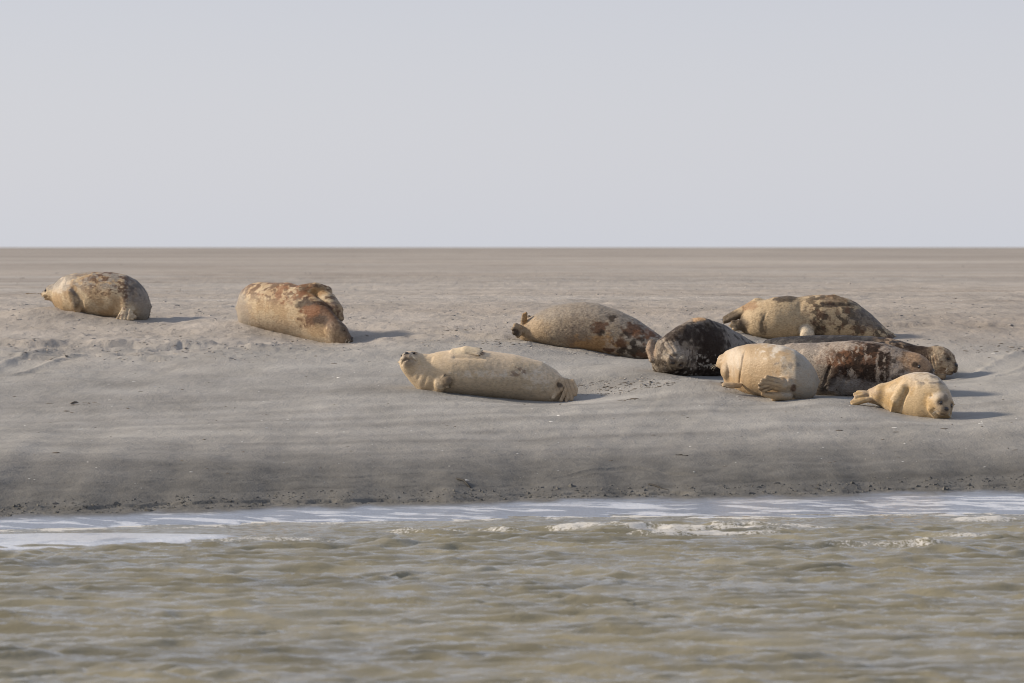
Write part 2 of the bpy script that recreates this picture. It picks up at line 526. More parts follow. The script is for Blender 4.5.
        if mat is not MAT_SLEEK: add_fur(V, F, C, V.mean(0) - hc, root, mat or MAT_COAT, s.seed)
        for pt in s.parts:
            if pt[0] in ('eye', 'eyelid', 'nose'):
                add_ellipsoid(pt[0], pt[1], pt[2], pt[3], pt[4], root)
            elif pt[0] == 'claw':
                add_tubes('claw', [(pt[1], pt[2])], pt[3], pt[4], root, taper=0.25)
            elif pt[0] == 'whiskers':
                tag(add_tubes('whiskers', pt[1], pt[2], pt[4], root, taper=0.4), kind='stuff')
        return root

def vnormals(V, F):
    n = np.cross(V[F[:, 2]] - V[F[:, 0]], V[F[:, 3]] - V[F[:, 1]])
    N = np.zeros_like(V)
    for k in range(4):
        for a in range(3): N[:, a] += np.bincount(F[:, k], n[:, a], len(V))
    return N / (np.linalg.norm(N, axis=1)[:, None] + 1e-12)

def laplace(V, F, f):
    S = np.zeros_like(V); c = np.zeros(len(V))
    for a, b in ((0, 1), (1, 2), (2, 3), (3, 0)):
        for i, j in ((a, b), (b, a)):
            for q in range(3): S[:, q] += np.bincount(F[:, i], V[F[:, j], q], len(V))
            c += np.bincount(F[:, i], minlength=len(V))
    return V + f * (S / c[:, None] - V)

def keep_main(V, F):
    lab = np.arange(len(V))
    for _ in range(400):
        m = lab[F].min(1)
        new = lab.copy()
        for k in range(4): np.minimum.at(new, F[:, k], m)
        new = new[new]; new = new[new]
        if (new == lab).all(): break
        lab = new
    main = np.bincount(lab).argmax()
    keep = lab == main
    idx = np.cumsum(keep) - 1
    return V[keep], idx[F[keep[F[:, 0]]]]

def add_fur(V, F, C, tail, root, mat, seed, length=.017, width=.0042):
    """short guard hairs lying back over the body"""
    rg = np.random.default_rng(seed)
    N = -vnormals(V, F) if (np.sum((vnormals(V, F)) * (V - V.mean(0))) < 0) else vnormals(V, F)
    k = rg.permutation(len(V))[:32000]
    b, n, c = V[k], N[k], C[k]
    n_ = len(k)
    b = b + rg.normal(0, .003, (n_, 3)) - n * .002
    t = unit(tail)[None] - n * (n @ unit(tail))[:, None]
    d = t * .9 + n * .22 + rg.normal(0, .16, (n_, 3)) + np.array([0, 0, -.15])
    d /= np.linalg.norm(d, axis=1)[:, None]
    sd = np.cross(d, n); sd /= np.linalg.norm(sd, axis=1)[:, None] + 1e-9
    L = length * rg.uniform(.6, 1.3, (n_, 1))
    P3 = np.stack([b - sd * width / 2, b + sd * width / 2, b + d * L], 1).reshape(-1, 3)
    cc = np.clip(c * rg.uniform(.66, 1.16, (n_, 1)), .004, .9).repeat(3, 0)
    o = new_obj('fur', P3, np.arange(n_ * 3).reshape(-1, 3), mat, root, colors=cc)
    o.data.normals_split_custom_set_from_vertices(n.repeat(3, 0).astype(np.float32).tolist())
    tag(o, kind='stuff')

_sph = None
def add_ellipsoid(name, c, r, axes, mat, parent):
    nu, nv = 12, 8
    vs, fs = [], []
    for j in range(nv + 1):
        for i in range(nu):
            th, ph = math.pi * j / nv, 2 * math.pi * i / nu
            q = np.array([math.cos(th), math.sin(th) * math.cos(ph), math.sin(th) * math.sin(ph)]) * np.array(r)
            vs.append(sum(q[k] * unit(axes[k]) for k in range(3)))
    for j in range(nv):
        for i in range(nu):
            fs.append((j * nu + i, j * nu + (i + 1) % nu, (j + 1) * nu + (i + 1) % nu, (j + 1) * nu + i))
    o = new_obj(name, vs, fs, mat, parent)
    o.location = c
    return o

def add_tubes(name, lines, rad, mat, parent, taper=1.0, ns=6):
    vs, fs = [], []
    org = np.asarray(lines[0][0], float)
    for ln in lines:
        ln = [np.asarray(q, float) for q in ln]
        m = len(ln)
        b0 = len(vs)
        for i, q in enumerate(ln):
            t = unit(ln[min(i + 1, m - 1)] - ln[max(i - 1, 0)])
            a = unit(np.cross(t, (0.31, 0.2, 0.93))); b = np.cross(t, a)
            r = rad * (1 + (taper - 1) * i / (m - 1))
            for j in range(ns):
                an = 2 * math.pi * j / ns
                vs.append(q + (a * math.cos(an) + b * math.sin(an)) * r - org)
        for i in range(m - 1):
            for j in range(ns):
                fs.append((b0 + i * ns + j, b0 + i * ns + (j + 1) % ns, b0 + (i + 1) * ns + (j + 1) % ns, b0 + (i + 1) * ns + j))
        e = b0 + (m - 1) * ns
        fs.append((e, e + 1, e + 2, e + 3)); fs.append((e, e + 3, e + 4, e + 5))
    o = new_obj(name, vs, fs, mat, parent)
    o.location = org
    return o

# ---- coat pattern tools: all in the seal's own space, the fur's own colours plus some painted shade and highlight
def mixc(C, c, w):
    return C * (1 - w[:, None]) + np.asarray(c)[None] * w[:, None]
def near(V, c, r, wob=0.35, seed=3, soft=0.35):
    """soft-edged patch round c with radii r"""
    d = np.sqrt((((V - np.asarray(c)) / np.asarray(r)) ** 2).sum(1))
    d = d + wob * 2 * (fbm(V[:, 0] * 18, V[:, 1] * 18, V[:, 2] * 20, seed, 4) - 0.5)
    return 1 - smooth01(1 - soft, 1 + soft, d)
def blotch(V, sc, lo, hi, seed, st=(1, 1, 1), octv=4):
    n = fbm(V[:, 0] * sc * st[0], V[:, 1] * sc * st[1], V[:, 2] * sc * st[2], seed, octv, 0.55)
    return smooth01(lo, hi, n)

PALE = (0.52, 0.40, 0.25); CREAM = (0.60, 0.49, 0.335); TAN = (0.44, 0.318, 0.19); OCHRE = (0.40, 0.235, 0.10)
GREY = (0.30, 0.27, 0.235); DGREY = (0.13, 0.115, 0.105); BROWN = (0.115, 0.056, 0.030); DBROWN = (0.032, 0.020, 0.014); RUST = (0.23, 0.098, 0.042); WHITE = (0.66, 0.60, 0.51)

def seal_left():
    s = Seal(67.6, [(48, 290, 297, .34, .05), (53, 286, 301, .32, .13), (57, 281, 306, .28, .2), (64, 276, 312, .2, .27), (75, 273, 313.5, .1, .31), (91.5, 271.8, 315, 0, .34),
                    (112, 272, 317, -.08, .36), (126, 275, 319.5, -.12, .36), (137, 280.5, 320, -.12, .33), (145, 289, 319.5, -.1, .25), (149.5, 299, 314, -.08, .1)], pad=.3)
    s.head(s.p(54, 292.5, .34), (-.95, .1, -.12), (.0, .1, 1), .115, eyes=(1, 0), long=.9)
    n = (-.2, -.95, .2)
    b = s.surface(s.p(72, 292, 0)) ; m = s.surface(s.p(76, 303, 0)); t = s.surface(s.p(81, 311, 0))
    s.fin(b, m, t + (0, -.01, 0), .058, n, claws=5, clawlen=.03)
    s.groove([s.surface(s.p(74, 288, 0)), s.surface(s.p(83, 300, 0)), s.surface(s.p(85, 312, 0))], .025, .035)
    b = s.p(133, 304, -.42)
    s.ell(s.p(128, 305, -.38), (.09, .12, .12), k=.06)
    s.digits(s.p(127, 306, -.45), [s.p(118, 318, -.5), s.p(121.5, 319, -.53), s.p(125, 319.5, -.54)], .034, .026)
    s.digits(s.p(132, 306, -.44), [s.p(128.5, 319, -.55), s.p(132, 319, -.54), s.p(135, 317, -.5)], .034, .026)
    s.groove([s.p(126, 309, -.6), s.p(126.5, 320, -.62)], .012, .02)
    s.groove([s.surface(s.p(138, 297, -.1)), s.surface(s.p(136, 310, -.1)), s.p(137, 319, -.42)], .03, .035)
    def col(s, V, N):
        C = np.tile(TAN, (len(V), 1))
        C = mixc(C, CREAM, blotch(V, 6, .42, .6, 1) * .7)
        C = mixc(C, WHITE, near(V, s.p(60, 283, .1), (.16, .5, .12)) * .75)
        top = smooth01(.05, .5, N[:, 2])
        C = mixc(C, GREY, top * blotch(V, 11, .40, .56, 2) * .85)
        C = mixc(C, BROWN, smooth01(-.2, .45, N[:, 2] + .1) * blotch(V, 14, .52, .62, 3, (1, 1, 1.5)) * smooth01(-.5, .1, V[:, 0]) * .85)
        C = mixc(C, GREY, near(V, s.p(146, 300, -.1), (.25, .6, .4)) * .8)  # right end greyed: shade on the rump painted into the coat
        C = mixc(C, DGREY, near(V, s.p(138, 288, -.3), (.16, .3, .16)) * blotch(V, 12, .42, .6, 4) * .8)
        C = mixc(C, DBROWN, near(V, s.p(76, 300, -.3), (.05, .2, .13)) * .55)
        C = mixc(C, CREAM, near(V, s.p(127, 313, -.5), (.15, .2, .12)) * blotch(V, 20, .4, .5, 8) * .8)
        return C
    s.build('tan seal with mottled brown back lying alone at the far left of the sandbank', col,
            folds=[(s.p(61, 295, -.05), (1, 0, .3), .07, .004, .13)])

def seal_curled():
    s = Seal(66.0, [(237.5, 300, 316, .5, .1), (242, 290, 322.5, .46, .26), (251, 283.5, 326.5, .36, .33), (259, 282.1, 328.5, .28, .36), (273, 282.5, 331.5, .14, .37), (289, 282.5, 334.5, -.03, .36),
                    (303, 287, 338, -.2, .33), (315, 295, 340.5, -.4, .27), (324.6, 303, 342.5, -.55, .22), (333.4, 312.5, 343.5, -.7, .18), (341, 322.5, 344.5, -.82, .13), (348, 331, 344.5, -.9, .08)], pad=.3)
    f = unit((.80, -.45, -.40))
    s.head(s.p(337.5, 331.5, -.80), f, (.55, .1, .8), .128, eyes=(1, 1), closed=True, long=1.40, k=.07)
    # arm folded over the neck, hand hanging behind the cheek
    s.chain([s.p(292, 297, -.25), s.p(302, 291, -.3), s.p(315, 289.5, -.32), s.p(326, 292, -.3)], [.075, .085, .09, .085], .03)
    s.chain([s.p(321, 294, -.35), s.p(328, 300.5, -.42), s.p(335.5, 310.5, -.52), s.p(340, 318, -.6)], [.08, .105, .10, .05], .012)
    for q in (-1, 0, 1):
        s.chain([s.p(334 + q * 3, 306, -.5), s.p(340.5 + q * 2, 320.5 - q * 1.5, -.58)], [.035, .02], .006)
    s.groove([s.p(296, 302, -.5), s.p(307, 297.5, -.62), s.p(317, 300, -.62), s.p(325, 307, -.62), s.p(332, 316, -.68)], .022, .05)
    def col(s, V, N):
        C = np.tile(TAN, (len(V), 1)) * 1.05
        C = mixc(C, CREAM, blotch(V, 8, .42, .6, 21) * .6)
        C = mixc(C, BROWN, smooth01(-.1, .5, N[:, 2]) * blotch(V, 13, .44, .55, 22, (1, 1, 1.6)) * .8)
        C = mixc(C, RUST, near(V, s.p(290, 292, -.2), (.35, .6, .14), .6) * blotch(V, 12, .42, .55, 23) * .8)
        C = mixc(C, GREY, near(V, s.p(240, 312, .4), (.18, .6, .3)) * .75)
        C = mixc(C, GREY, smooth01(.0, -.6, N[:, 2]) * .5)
        C = mixc(C, BROWN, near(V, s.p(320, 317, -.7), (.27, .35, .19), .8) * .95)
        C = mixc(C, DBROWN, near(V, s.p(321, 321, -.7), (.1, .3, .09), .6) * .7)
        C = mixc(C, DBROWN, near(V, s.p(306, 303, -.5), (.13, .3, .06), .8) * .8)  # crease shade below the folded arm, painted into the coat
        C = mixc(C, RUST, near(V, s.p(311, 311, -.6), (.12, .25, .07), .6) * .8)
        C = mixc(C, TAN, near(V, s.p(315, 332, -.8), (.2, .3, .09), .5) * .7)
        C = mixc(C, (.125, .085, .058), near(V, s.p(343, 333, -.95), (.22, .4, .20)) * .8)
        C = mixc(C, OCHRE, near(V, s.p(318, 292, -.35), (.12, .2, .06), .5) * .9)
        C = mixc(C, GREY, near(V, s.p(335, 306, -.35), (.12, .2, .14), .3) * .85)
        C = mixc(C, DBROWN, near(V, s.p(341, 316, -.35), (.05, .15, .07), .3) * .7)
        return C
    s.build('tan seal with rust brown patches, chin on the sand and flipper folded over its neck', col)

def seal_cream():
    s = Seal(59.6, [(402, 357, 367, -.02, .08), (406, 353, 373, -.02, .12), (413, 352.5, 382, 0, .16), (421, 353.5, 389, 0, .2), (430, 354, 391, 0, .24), (440, 351.5, 392, 0, .27), (452.5, 349.6, 393, 0, .3),
                    (468, 349.3, 394.5, 0, .32), (485.7, 350.3, 396, 0, .33), (515, 354.5, 398.5, 0, .33), (542, 361.5, 400.5, -.02, .29), (556, 370, 401.3, -.04, .22), (564, 379, 401, -.06, .15), (568, 385, 399, -.07, .08)], skip=(1, 2))
    s.head(s.p(412, 363, -.06), (-.36, -.72, .58), (.0, .6, .75), .138, eyes=(1, 1), closed=True, k=.06, long=.85)
    for g_, w_ in (([(423, 354), (420.5, 364), (413.5, 374)], .014), ([(427.5, 355), (425, 367), (418, 379)], .016), ([(432, 357), (430.5, 371), (423, 385)], .018)):
        s.groove([s.surface(s.p(x_, y_, 0)) for x_, y_ in g_], w_, .008)
    # near fore flipper on the sand
    b = s.surface(s.p(448, 388, 0)); t = s.surface(s.p(446, 377, 0))
    s.fin(s.surface(s.p(438, 390, 0)), s.surface(s.p(441, 383, 0)) + (0, -.02, 0), s.surface(s.p(449, 380, 0)) + (0, -.035, 0), .075, (-.1, -1, .15), claws=5, clawlen=.025)
    # upper fore flipper lying on the belly
    s.fin(s.p(455, 351.5, -.12), s.p(467, 349.6, -.15), s.p(482, 352.3, -.19), .068, (.1, -.6, .8), flat=.42, claws=5, clawlen=.022)
    s.groove([s.surface(s.p(455, 357, 0)), s.surface(s.p(470, 357, 0)), s.surface(s.p(484, 357.5, 0))], .02, .018)
    # hind flippers pressed together, soles to the right
    s.chain([s.p(556, 384, -.12), s.p(566, 384, -.15)], [.10, .07], .04)
    for i, (xa, xm, xb, yb) in enumerate([(565, 561, 553, 399), (567, 566.5, 561, 402), (569.5, 570.5, 566.5, 402.5), (571.5, 573.5, 571.5, 401), (573, 576, 575.5, 396)]):
        s.chain([s.p(xa, 380.5, -.16 - .01 * i), s.p(xm, 389, -.24 - .012 * (i % 2)), s.p(xb, yb - 1.5, -.27)], [.020, .028, .024], .004)
    s.groove([s.surface(s.p(561, 380, 0)), s.surface(s.p(558, 388, 0))], .02, .03)
    def col(s, V, N):
        C = np.tile((.60, .475, .33), (len(V), 1))
        C = mixc(C, PALE, blotch(V, 4, .45, .65, 31) * .5)
        C = mixc(C, (.34, .28, .2), near(V, s.p(500, 388, -.3), (.75, .3, .13)) * .6)  # darker low belly: underside shade put into the colour
        C = mixc(C, (.32, .27, .2), near(V, s.p(508, 380, -.3), (.9, .3, .25)) * blotch(V, 30, .5, .6, 32) * .45)
        C = mixc(C, WHITE, near(V, s.p(490, 374, -.3), (.42, .3, .045), .6) * blotch(V, 26, .35, .65, 33) * .5)
        C = mixc(C, WHITE, near(V, s.p(535, 378, -.3), (.16, .3, .13), .6) * blotch(V, 26, .35, .65, 34) * .45)
        C = mixc(C, BROWN, near(V, s.p(517, 372, -.3), (.12, .3, .05), .8) * blotch(V, 22, .55, .62, 35) * .6)
        C = mixc(C, (.13, .095, .062), near(V, s.p(446, 381.5, -.38), (.095, .18, .085), .4) * .85)
        C = mixc(C, (.30, .25, .2), near(V, s.p(408, 359, -.2), (.09, .2, .1), .3) * .7)
        C = mixc(C, (.40, .29, .18), near(V, s.p(567, 391, -.25), (.14, .2, .17), .3) * .8)
        w_ = (V - s.p(567, 391, -.25)) @ unit((1, 0, .35))
        C = mixc(C, (.14, .10, .065), near(V, s.p(567, 391, -.25), (.13, .2, .15), .2) * smooth01(.2, .9, np.sin(w_ * 2 * math.pi / .042)) * .35)  # dark stripes paint the crease shade between the toes
        C = mixc(C, DBROWN, near(V, s.p(560, 385, -.25), (.035, .1, .03), .4) * .8)
        C = mixc(C, (.66, .54, .37), near(V, s.p(467, 350.5, -.17), (.20, .09, .05), .1, soft=.2) * .8)
        C = mixc(C, BROWN, near(V, s.p(483, 353, -.2), (.03, .1, .025), .4) * .7)
        return C
    s.build('cream seal lying on its side with belly to the water and head thrown back', col, mat=MAT_SLEEK,
            folds=[(s.p(423, 370, -.1), (.9, 0, .35), .06, .006, .10)], lump=.006, fine=.002)

def seal_hump():
    s = Seal(64.6, [(518, 327, 336, .25, .07), (522, 321.5, 338.5, .22, .16), (530, 317, 341, .2, .22), (538, 312.5, 342.7, .16, .27), (555, 305.5, 346, .1, .34), (571, 302.6, 348.7, .04, .37),
                    (585, 301.7, 350.5, 0, .38), (598, 303.2, 352.5, -.05, .38), (618, 310, 355.5, -.15, .35), (638, 320, 358.5, -.25, .3), (652, 330, 360, -.32, .25), (664, 339, 360, -.4, .19), (672, 348, 359, -.45, .1)], skip=(11,))
    s.head(s.p(663, 349.5, -.40), (.9, -.3, -.2), (0, .3, 1), .125, eyes=(1, 1), closed=True, k=.07, whiskers=False)
    s.digits(s.p(523, 327, .12), [s.p(523.5, 314.5, .08), s.p(526, 313.5, .08)], .034, .022)
    s.digits(s.p(526, 326, .22), [s.p(529, 317, .26), s.p(532, 317.5, .28)], .036, .026)
    s.digits(s.p(523, 330, .1), [s.p(515.5, 325, .02), s.p(513.5, 329, .0), s.p(514.5, 333, .0), s.p(518, 336, 0.0)], .040, .028)
    def col(s, V, N):
        C = np.tile((.31, .25, .18), (len(V), 1))
        C = mixc(C, (.21, .17, .13), blotch(V, 34, .5, .62, 41, octv=2) * .75)
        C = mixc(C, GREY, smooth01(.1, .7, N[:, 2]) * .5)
        C = mixc(C, TAN, near(V, s.p(530, 332, 0), (.25, .5, .2), .4) * .6)
        C = mixc(C, OCHRE, near(V, s.p(595, 345, -.35), (.36, .35, .13), .8) * .8)
        C = mixc(C, (.17, .13, .10), near(V, s.p(577, 330, -.2), (.25, .5, .2), .5) * blotch(V, 14, .4, .62, 43) * .6)
        C = mixc(C, WHITE, near(V, s.p(632, 345, -.4), (.3, .5, .22), .7) * blotch(V, 10, .4, .55, 42) * .5)
        for i, (px, py, a, b) in enumerate([(600, 328, .10, .07), (612, 318, .08, .045), (633, 330, .12, .09), (641, 337, .09, .07), (620, 343, .08, .09), (632, 350, .17, .06), (652, 335, .10, .05), (601, 333, .05, .05), (645, 355, .14, .06), (626, 334, .06, .04), (648, 345, .07, .05), (633, 342, .06, .05), (610, 350, .10, .03)]):
            C = mixc(C, DBROWN if i % 2 else BROWN, near(V, s.p(px, py, -.3), (a, .4, b), .95, 50 + i, .3) * .9)
        C = mixc(C, RUST, near(V, s.p(642, 333, -.35), (.13, .3, .06), .9, 61) * .6)
        C = mixc(C, OCHRE, near(V, s.p(525, 318, .1), (.035, .09, .11), .2) * .9)
        C = mixc(C, DBROWN, near(V, s.p(531, 317, .3), (.055, .1, .08), .2) * .85)
        C = mixc(C, DBROWN, near(V, s.p(515, 333, .0), (.06, .15, .06), .3) * .85)
        return C
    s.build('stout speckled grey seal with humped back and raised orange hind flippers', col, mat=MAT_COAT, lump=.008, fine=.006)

def seal_dark():
    s = Seal(61.2, [(652, 348, 365, -.25, .14), (657, 341, 370.5, -.26, .22), (664, 336, 373.5, -.27, .27), (673, 329, 375.5, -.25, .31), (684.5, 322.6, 376.5, -.16, .34), (697.5, 319.5, 376.5, 0, .36), (710.5, 320.5, 376, .16, .38),
                    (723.5, 324, 375, .34, .38), (736.5, 332, 374, .52, .36), (747.6, 339, 370, .7, .3), (758, 344, 366, .86, .22), (768, 350, 360, .98, .1)], skip=(7, 8, 9, 10))
    s.head(s.p(676, 357.5, -.46), (-.22, -.93, -.22), (-.15, .1, -1), .160, eyes=(1, 1), closed=True, k=.05, long=.95)
    s.chain([s.p(652, 343, -.3), s.p(650.5, 350, -.34), s.p(652.5, 359, -.38)], [.045, .06, .05], .02)
    s.ell(s.p(699, 323.5, .0), (.14, .12, .055), k=.08)
    s.chain([s.p(765, 352, .95), s.p(775, 356, 1.0)], [.07, .05], .02)
    def col(s, V, N):
        C = np.tile((.27, .225, .175), (len(V), 1))
        C = mixc(C, (.36, .31, .26), blotch(V, 9, .47, .6, 71, (1.4, 1, .8)) * .75)
        C = mixc(C, (.27, .245, .22), near(V, s.p(743, 345, .4), (.32, .8, .45), .3) * .9)
        C = mixc(C, DBROWN, near(V, s.p(711, 350, -.1), (.21, .6, .42), .45) * .97)
        C = mixc(C, DBROWN, near(V, s.p(686, 333, -.2), (.32, .6, .11), .9) * .85)
        C = mixc(C, DBROWN, blotch(V, 13, .53, .62, 72, (1, 1, .8)) * .7)
        C = mixc(C, DBROWN, near(V, s.p(688, 373, -.5), (.25, .5, .06), .5) * .8)
        C = mixc(C, (.36, .31, .25), near(V, s.p(674, 359, -.75), (.14, .3, .13), .4) * .85)
        C = mixc(C, (.40, .30, .22), near(V, s.p(651, 351, -.3), (.06, .3, .12), .3) * .9)
        C = mixc(C, (.66, .42, .22), near(V, s.p(699, 319, .0), (.085, .3, .04), .6) * .9)
        C = mixc(C, WHITE, near(V, s.p(690, 365, -.4), (.5, .6, .14), .5) * blotch(V, 30, .6, .68, 74) * .6)
        return C
    s.build('blackish brown seal lying upside down with its whiskered face towards the water', col, mat=MAT_WETCOAT, lump=.016, fine=.008,
            folds=[(s.p(668, 350, -.6), (1, 0, .6), .06, .008, .2)])

def seal_pale():
    s = Seal(59.3, [(724, 352, 381, .38, .16), (728, 350, 385, .32, .22), (732, 348.5, 388, .26, .27), (737, 346.5, 391, .2, .31), (748, 344, 394, .1, .36), (766, 343.3, 397, -.05, .38), (781, 345, 399.8, -.16, .38),
                    (794, 349.5, 401, -.25, .37), (803, 355.5, 400, -.28, .33), (811, 364, 396, -.3, .25), (817.5, 374, 389, -.3, .11)])
    s.head(s.p(727, 362, .36), (-.55, .8, .05), (-.1, .1, 1), .115, eyes=(1, 0), long=.85, k=.04)
    s.ell(s.p(728, 371, .2), (.09, .12, .11), k=.05)
    s.fin(s.p(738, 385.5, -.15), s.p(732, 385.5, -.22), s.p(723, 385, -.26), .06, (0, -.5, .9), flat=.5, clawlen=.03)
    # folded arm and its crease
    s.groove([s.surface(s.p(744, 352, 0)), s.surface(s.p(741.5, 366, 0)), s.surface(s.p(739, 384, 0))], .013, .026)
    # hind flippers drawn up against the rump, pointing left
    s.chain([s.p(786, 385, -.58), s.p(776, 384, -.60)], [.09, .08], .05)
    s.digits(s.p(784, 382, -.60), [s.p(767, 377.5, -.66), s.p(762.5, 380.5, -.67), s.p(760, 384.3, -.68), s.p(760, 388.2, -.68), s.p(763, 391.3, -.66)], .030, .029)
    s.chain([s.p(788, 396, -.55), s.p(776, 396, -.62), s.p(763, 394, -.66)], [.06, .045, .025], .01)
    s.chain([s.p(786, 399, -.50), s.p(774, 399, -.56)], [.04, .03], .01)
    s.groove([s.p(766, 392.5, -.66), s.p(784, 391.5, -.66)], .014, .022)
    s.groove([s.p(785, 376, -.62), s.p(788, 388, -.64), s.p(787, 396, -.64)], .022, .02)
    s.dent(s.surface(s.p(793, 387, -.25)), .022, .025)
    def col(s, V, N):
        C = np.tile((.42, .31, .19), (len(V), 1))
        C = mixc(C, OCHRE, blotch(V, 5, .5, .68, 81) * .3)
        C = mixc(C, TAN, near(V, s.p(752, 368, -.3), (.32, .5, .25), .6) * .6)
        C = mixc(C, WHITE, near(V, s.p(782, 351, -.2), (.24, .5, .09), .9) * blotch(V, 9, .38, .55, 82) * .8)  # white band along the top is a painted highlight
        C = mixc(C, (.36, .33, .28), near(V, s.p(803, 377, -.3), (.26, .6, .36), .6, soft=.6) * .9)  # grey rump: its shaded side is put into the colour
        C = mixc(C, WHITE, near(V, s.p(733, 358, 0), (.10, .5, .16), .5, soft=.6) * .5)
        C = mixc(C, DBROWN, near(V, s.p(741, 375, -.4), (.016, .3, .10), .5) * .6)  # paints the shade of the arm crease
        C = mixc(C, DGREY, near(V, s.p(788, 365, -.4), (.16, .3, .035), .8) * blotch(V, 25, .48, .56, 83) * .6)
        C = mixc(C, DBROWN, near(V, s.p(764, 384, -.66), (.10, .12, .10), .4) * smooth01(.2, -.5, N[:, 2] + .5 * N[:, 0]) * .8)  # groove shade between the toes, painted by surface direction
        q_ = s.p(764, 384, -.66); w_ = (V - q_) @ unit((.25, 0, 1))
        C = mixc(C, (.10, .07, .045), near(V, q_ + (.03, 0, 0), (.17, .14, .12), .2) * smooth01(.1, .8, np.sin(w_ * 2 * math.pi / .046 + .6)) * .38)  # dark stripes stand for the shaded grooves between toes
        C = mixc(C, BROWN, near(V, s.p(793, 388, -.6), (.035, .1, .04), .5) * .8)
        C = mixc(C, TAN, near(V, s.p(721, 362, .4), (.1, .3, .12), .2) * .6)
        return C
    s.build('plump pale seal with rump to the camera, its hind flippers drawn up against it', col, mat=MAT_SLEEK, lump=.008, fine=.004,
            folds=[(s.p(733, 365, .0), (1, 0, .1), .06, .006, .15)])

def seal_back():
    s = Seal(65.2, [(741, 317, 329, .06, .09), (746, 310, 333, .05, .19), (751, 305.5, 335.5, .04, .25), (759, 301.5, 338, .03, .3), (774, 296.8, 340, 0, .34), (788, 295.5, 341, 0, .35), (798, 297.2, 341.5, 0, .35), (808, 295.6, 341.5, 0, .36),
                    (821, 294.4, 342, -.02, .37), (837, 296, 342.5, -.04, .36), (847, 298, 343, -.06, .35), (856.5, 302.5, 344, -.08, .33), (870, 313, 345, -.12, .29), (882, 325, 347, -.16, .24), (892, 335.5, 348, -.2, .17), (899, 342, 349, -.22, .08)], skip=tuple(range(5, 15)))
    s.head(s.p(887, 340, -.16), (.85, -.3, -.42), (.5, .2, .8), .12, eyes=(1, 1), closed=True, k=.06, long=.7, whiskers=False)
    s.chain([s.p(758, 306, .1), s.p(746, 310.5, .14), s.p(733, 316, .17), s.p(719, 321.5, .2)], [.12, .085, .06, .025], .04, (0, -.8, .6), .7)
    s.chain([s.p(742, 314, .10), s.p(730, 319.5, .12), s.p(721, 323, .14)], [.04, .035, .02], .01)
    s.chain([s.p(752, 324, .0), s.p(740, 325, -.04)], [.09, .07], .04)
    s.digits(s.p(748, 326, .0), [s.p(733, 322, -.05), s.p(731.5, 325.5, -.07), s.p(734, 329, -.08)], .05, .028)
    s.chain([s.p(808, 342, -.35), s.p(807, 335, -.36), s.p(805.5, 331.5, -.335)], [.085, .095, .08], .008)
    s.chain([s.p(823, 299, -.12), s.p(834, 299, -.18), s.p(847, 302, -.24)], [.04, .06, .035], .012)
    s.groove([s.surface(s.p(822, 303, 0)), s.surface(s.p(836, 305, 0)), s.surface(s.p(849, 305.5, 0))], .02, .02)
    s.groove([s.surface(s.p(800, 302, 0)), s.surface(s.p(797, 312, 0)), s.surface(s.p(793, 322, 0))], .03, .012)
    s.groove([s.surface(s.p(765, 313, 0)), s.surface(s.p(761, 322, 0)), s.surface(s.p(762, 332, 0))], .015, .018)
    def col(s, V, N):
        C = np.tile((.48, .365, .225), (len(V), 1))
        C = mixc(C, PALE, blotch(V, 6, .45, .6, 91) * .6)
        r = smooth01(s.p(792, 300)[0], s.p(815, 300)[0], V[:, 0])
        C = mixc(C, DBROWN, r * blotch(V, 12, .49, .60, 92, (1, 1, 1), 5) * .8)
        C = mixc(C, BROWN, r * blotch(V, 16, .52, .6, 93) * .6)
        C = mixc(C, DGREY, near(V, s.p(870, 318, -.1), (.3, .6, .15), .5) * .75)
        C = mixc(C, DBROWN, near(V, s.p(786, 298, -.1), (.16, .5, .05), .6) * .85)
        C = mixc(C, DBROWN, near(V, s.p(763, 325, -.3), (.05, .2, .13), .9, 95) * .6)
        C = mixc(C, (.30, .17, .085), near(V, s.p(748, 306, .1), (.12, .4, .06), .4) * .7)
        C = mixc(C, DBROWN, near(V, s.p(728, 318, .1), (.22, .3, .1), .2) * .8)
        C = mixc(C, DBROWN, near(V, s.p(742, 326, 0), (.1, .3, .1), .2) * .8)
        C = mixc(C, DBROWN, near(V, s.p(812, 330, -.35), (.18, .25, .10), .7) * .6)
        C = mixc(C, DBROWN, near(V, s.p(836, 305, -.25), (.24, .25, .035), .5) * .8)  # dark line paints the shade beneath the upper flipper
        C = mixc(C, (.66, .56, .42), near(V, s.p(806.5, 334.5, -.38), (.112, .13, .14), .1, soft=.2) * .95)
        C = mixc(C, (.30, .22, .14), near(V, s.p(835, 299.5, -.2), (.17, .2, .035), .2) * .8)
        return C
    s.build('large sandy seal with dark brown marbling, farthest back in the group on the right', col, lump=.014, fine=.006,
            folds=[(s.p(886, 336, -.2), (.9, 0, -.5), .045, .009, .14)])

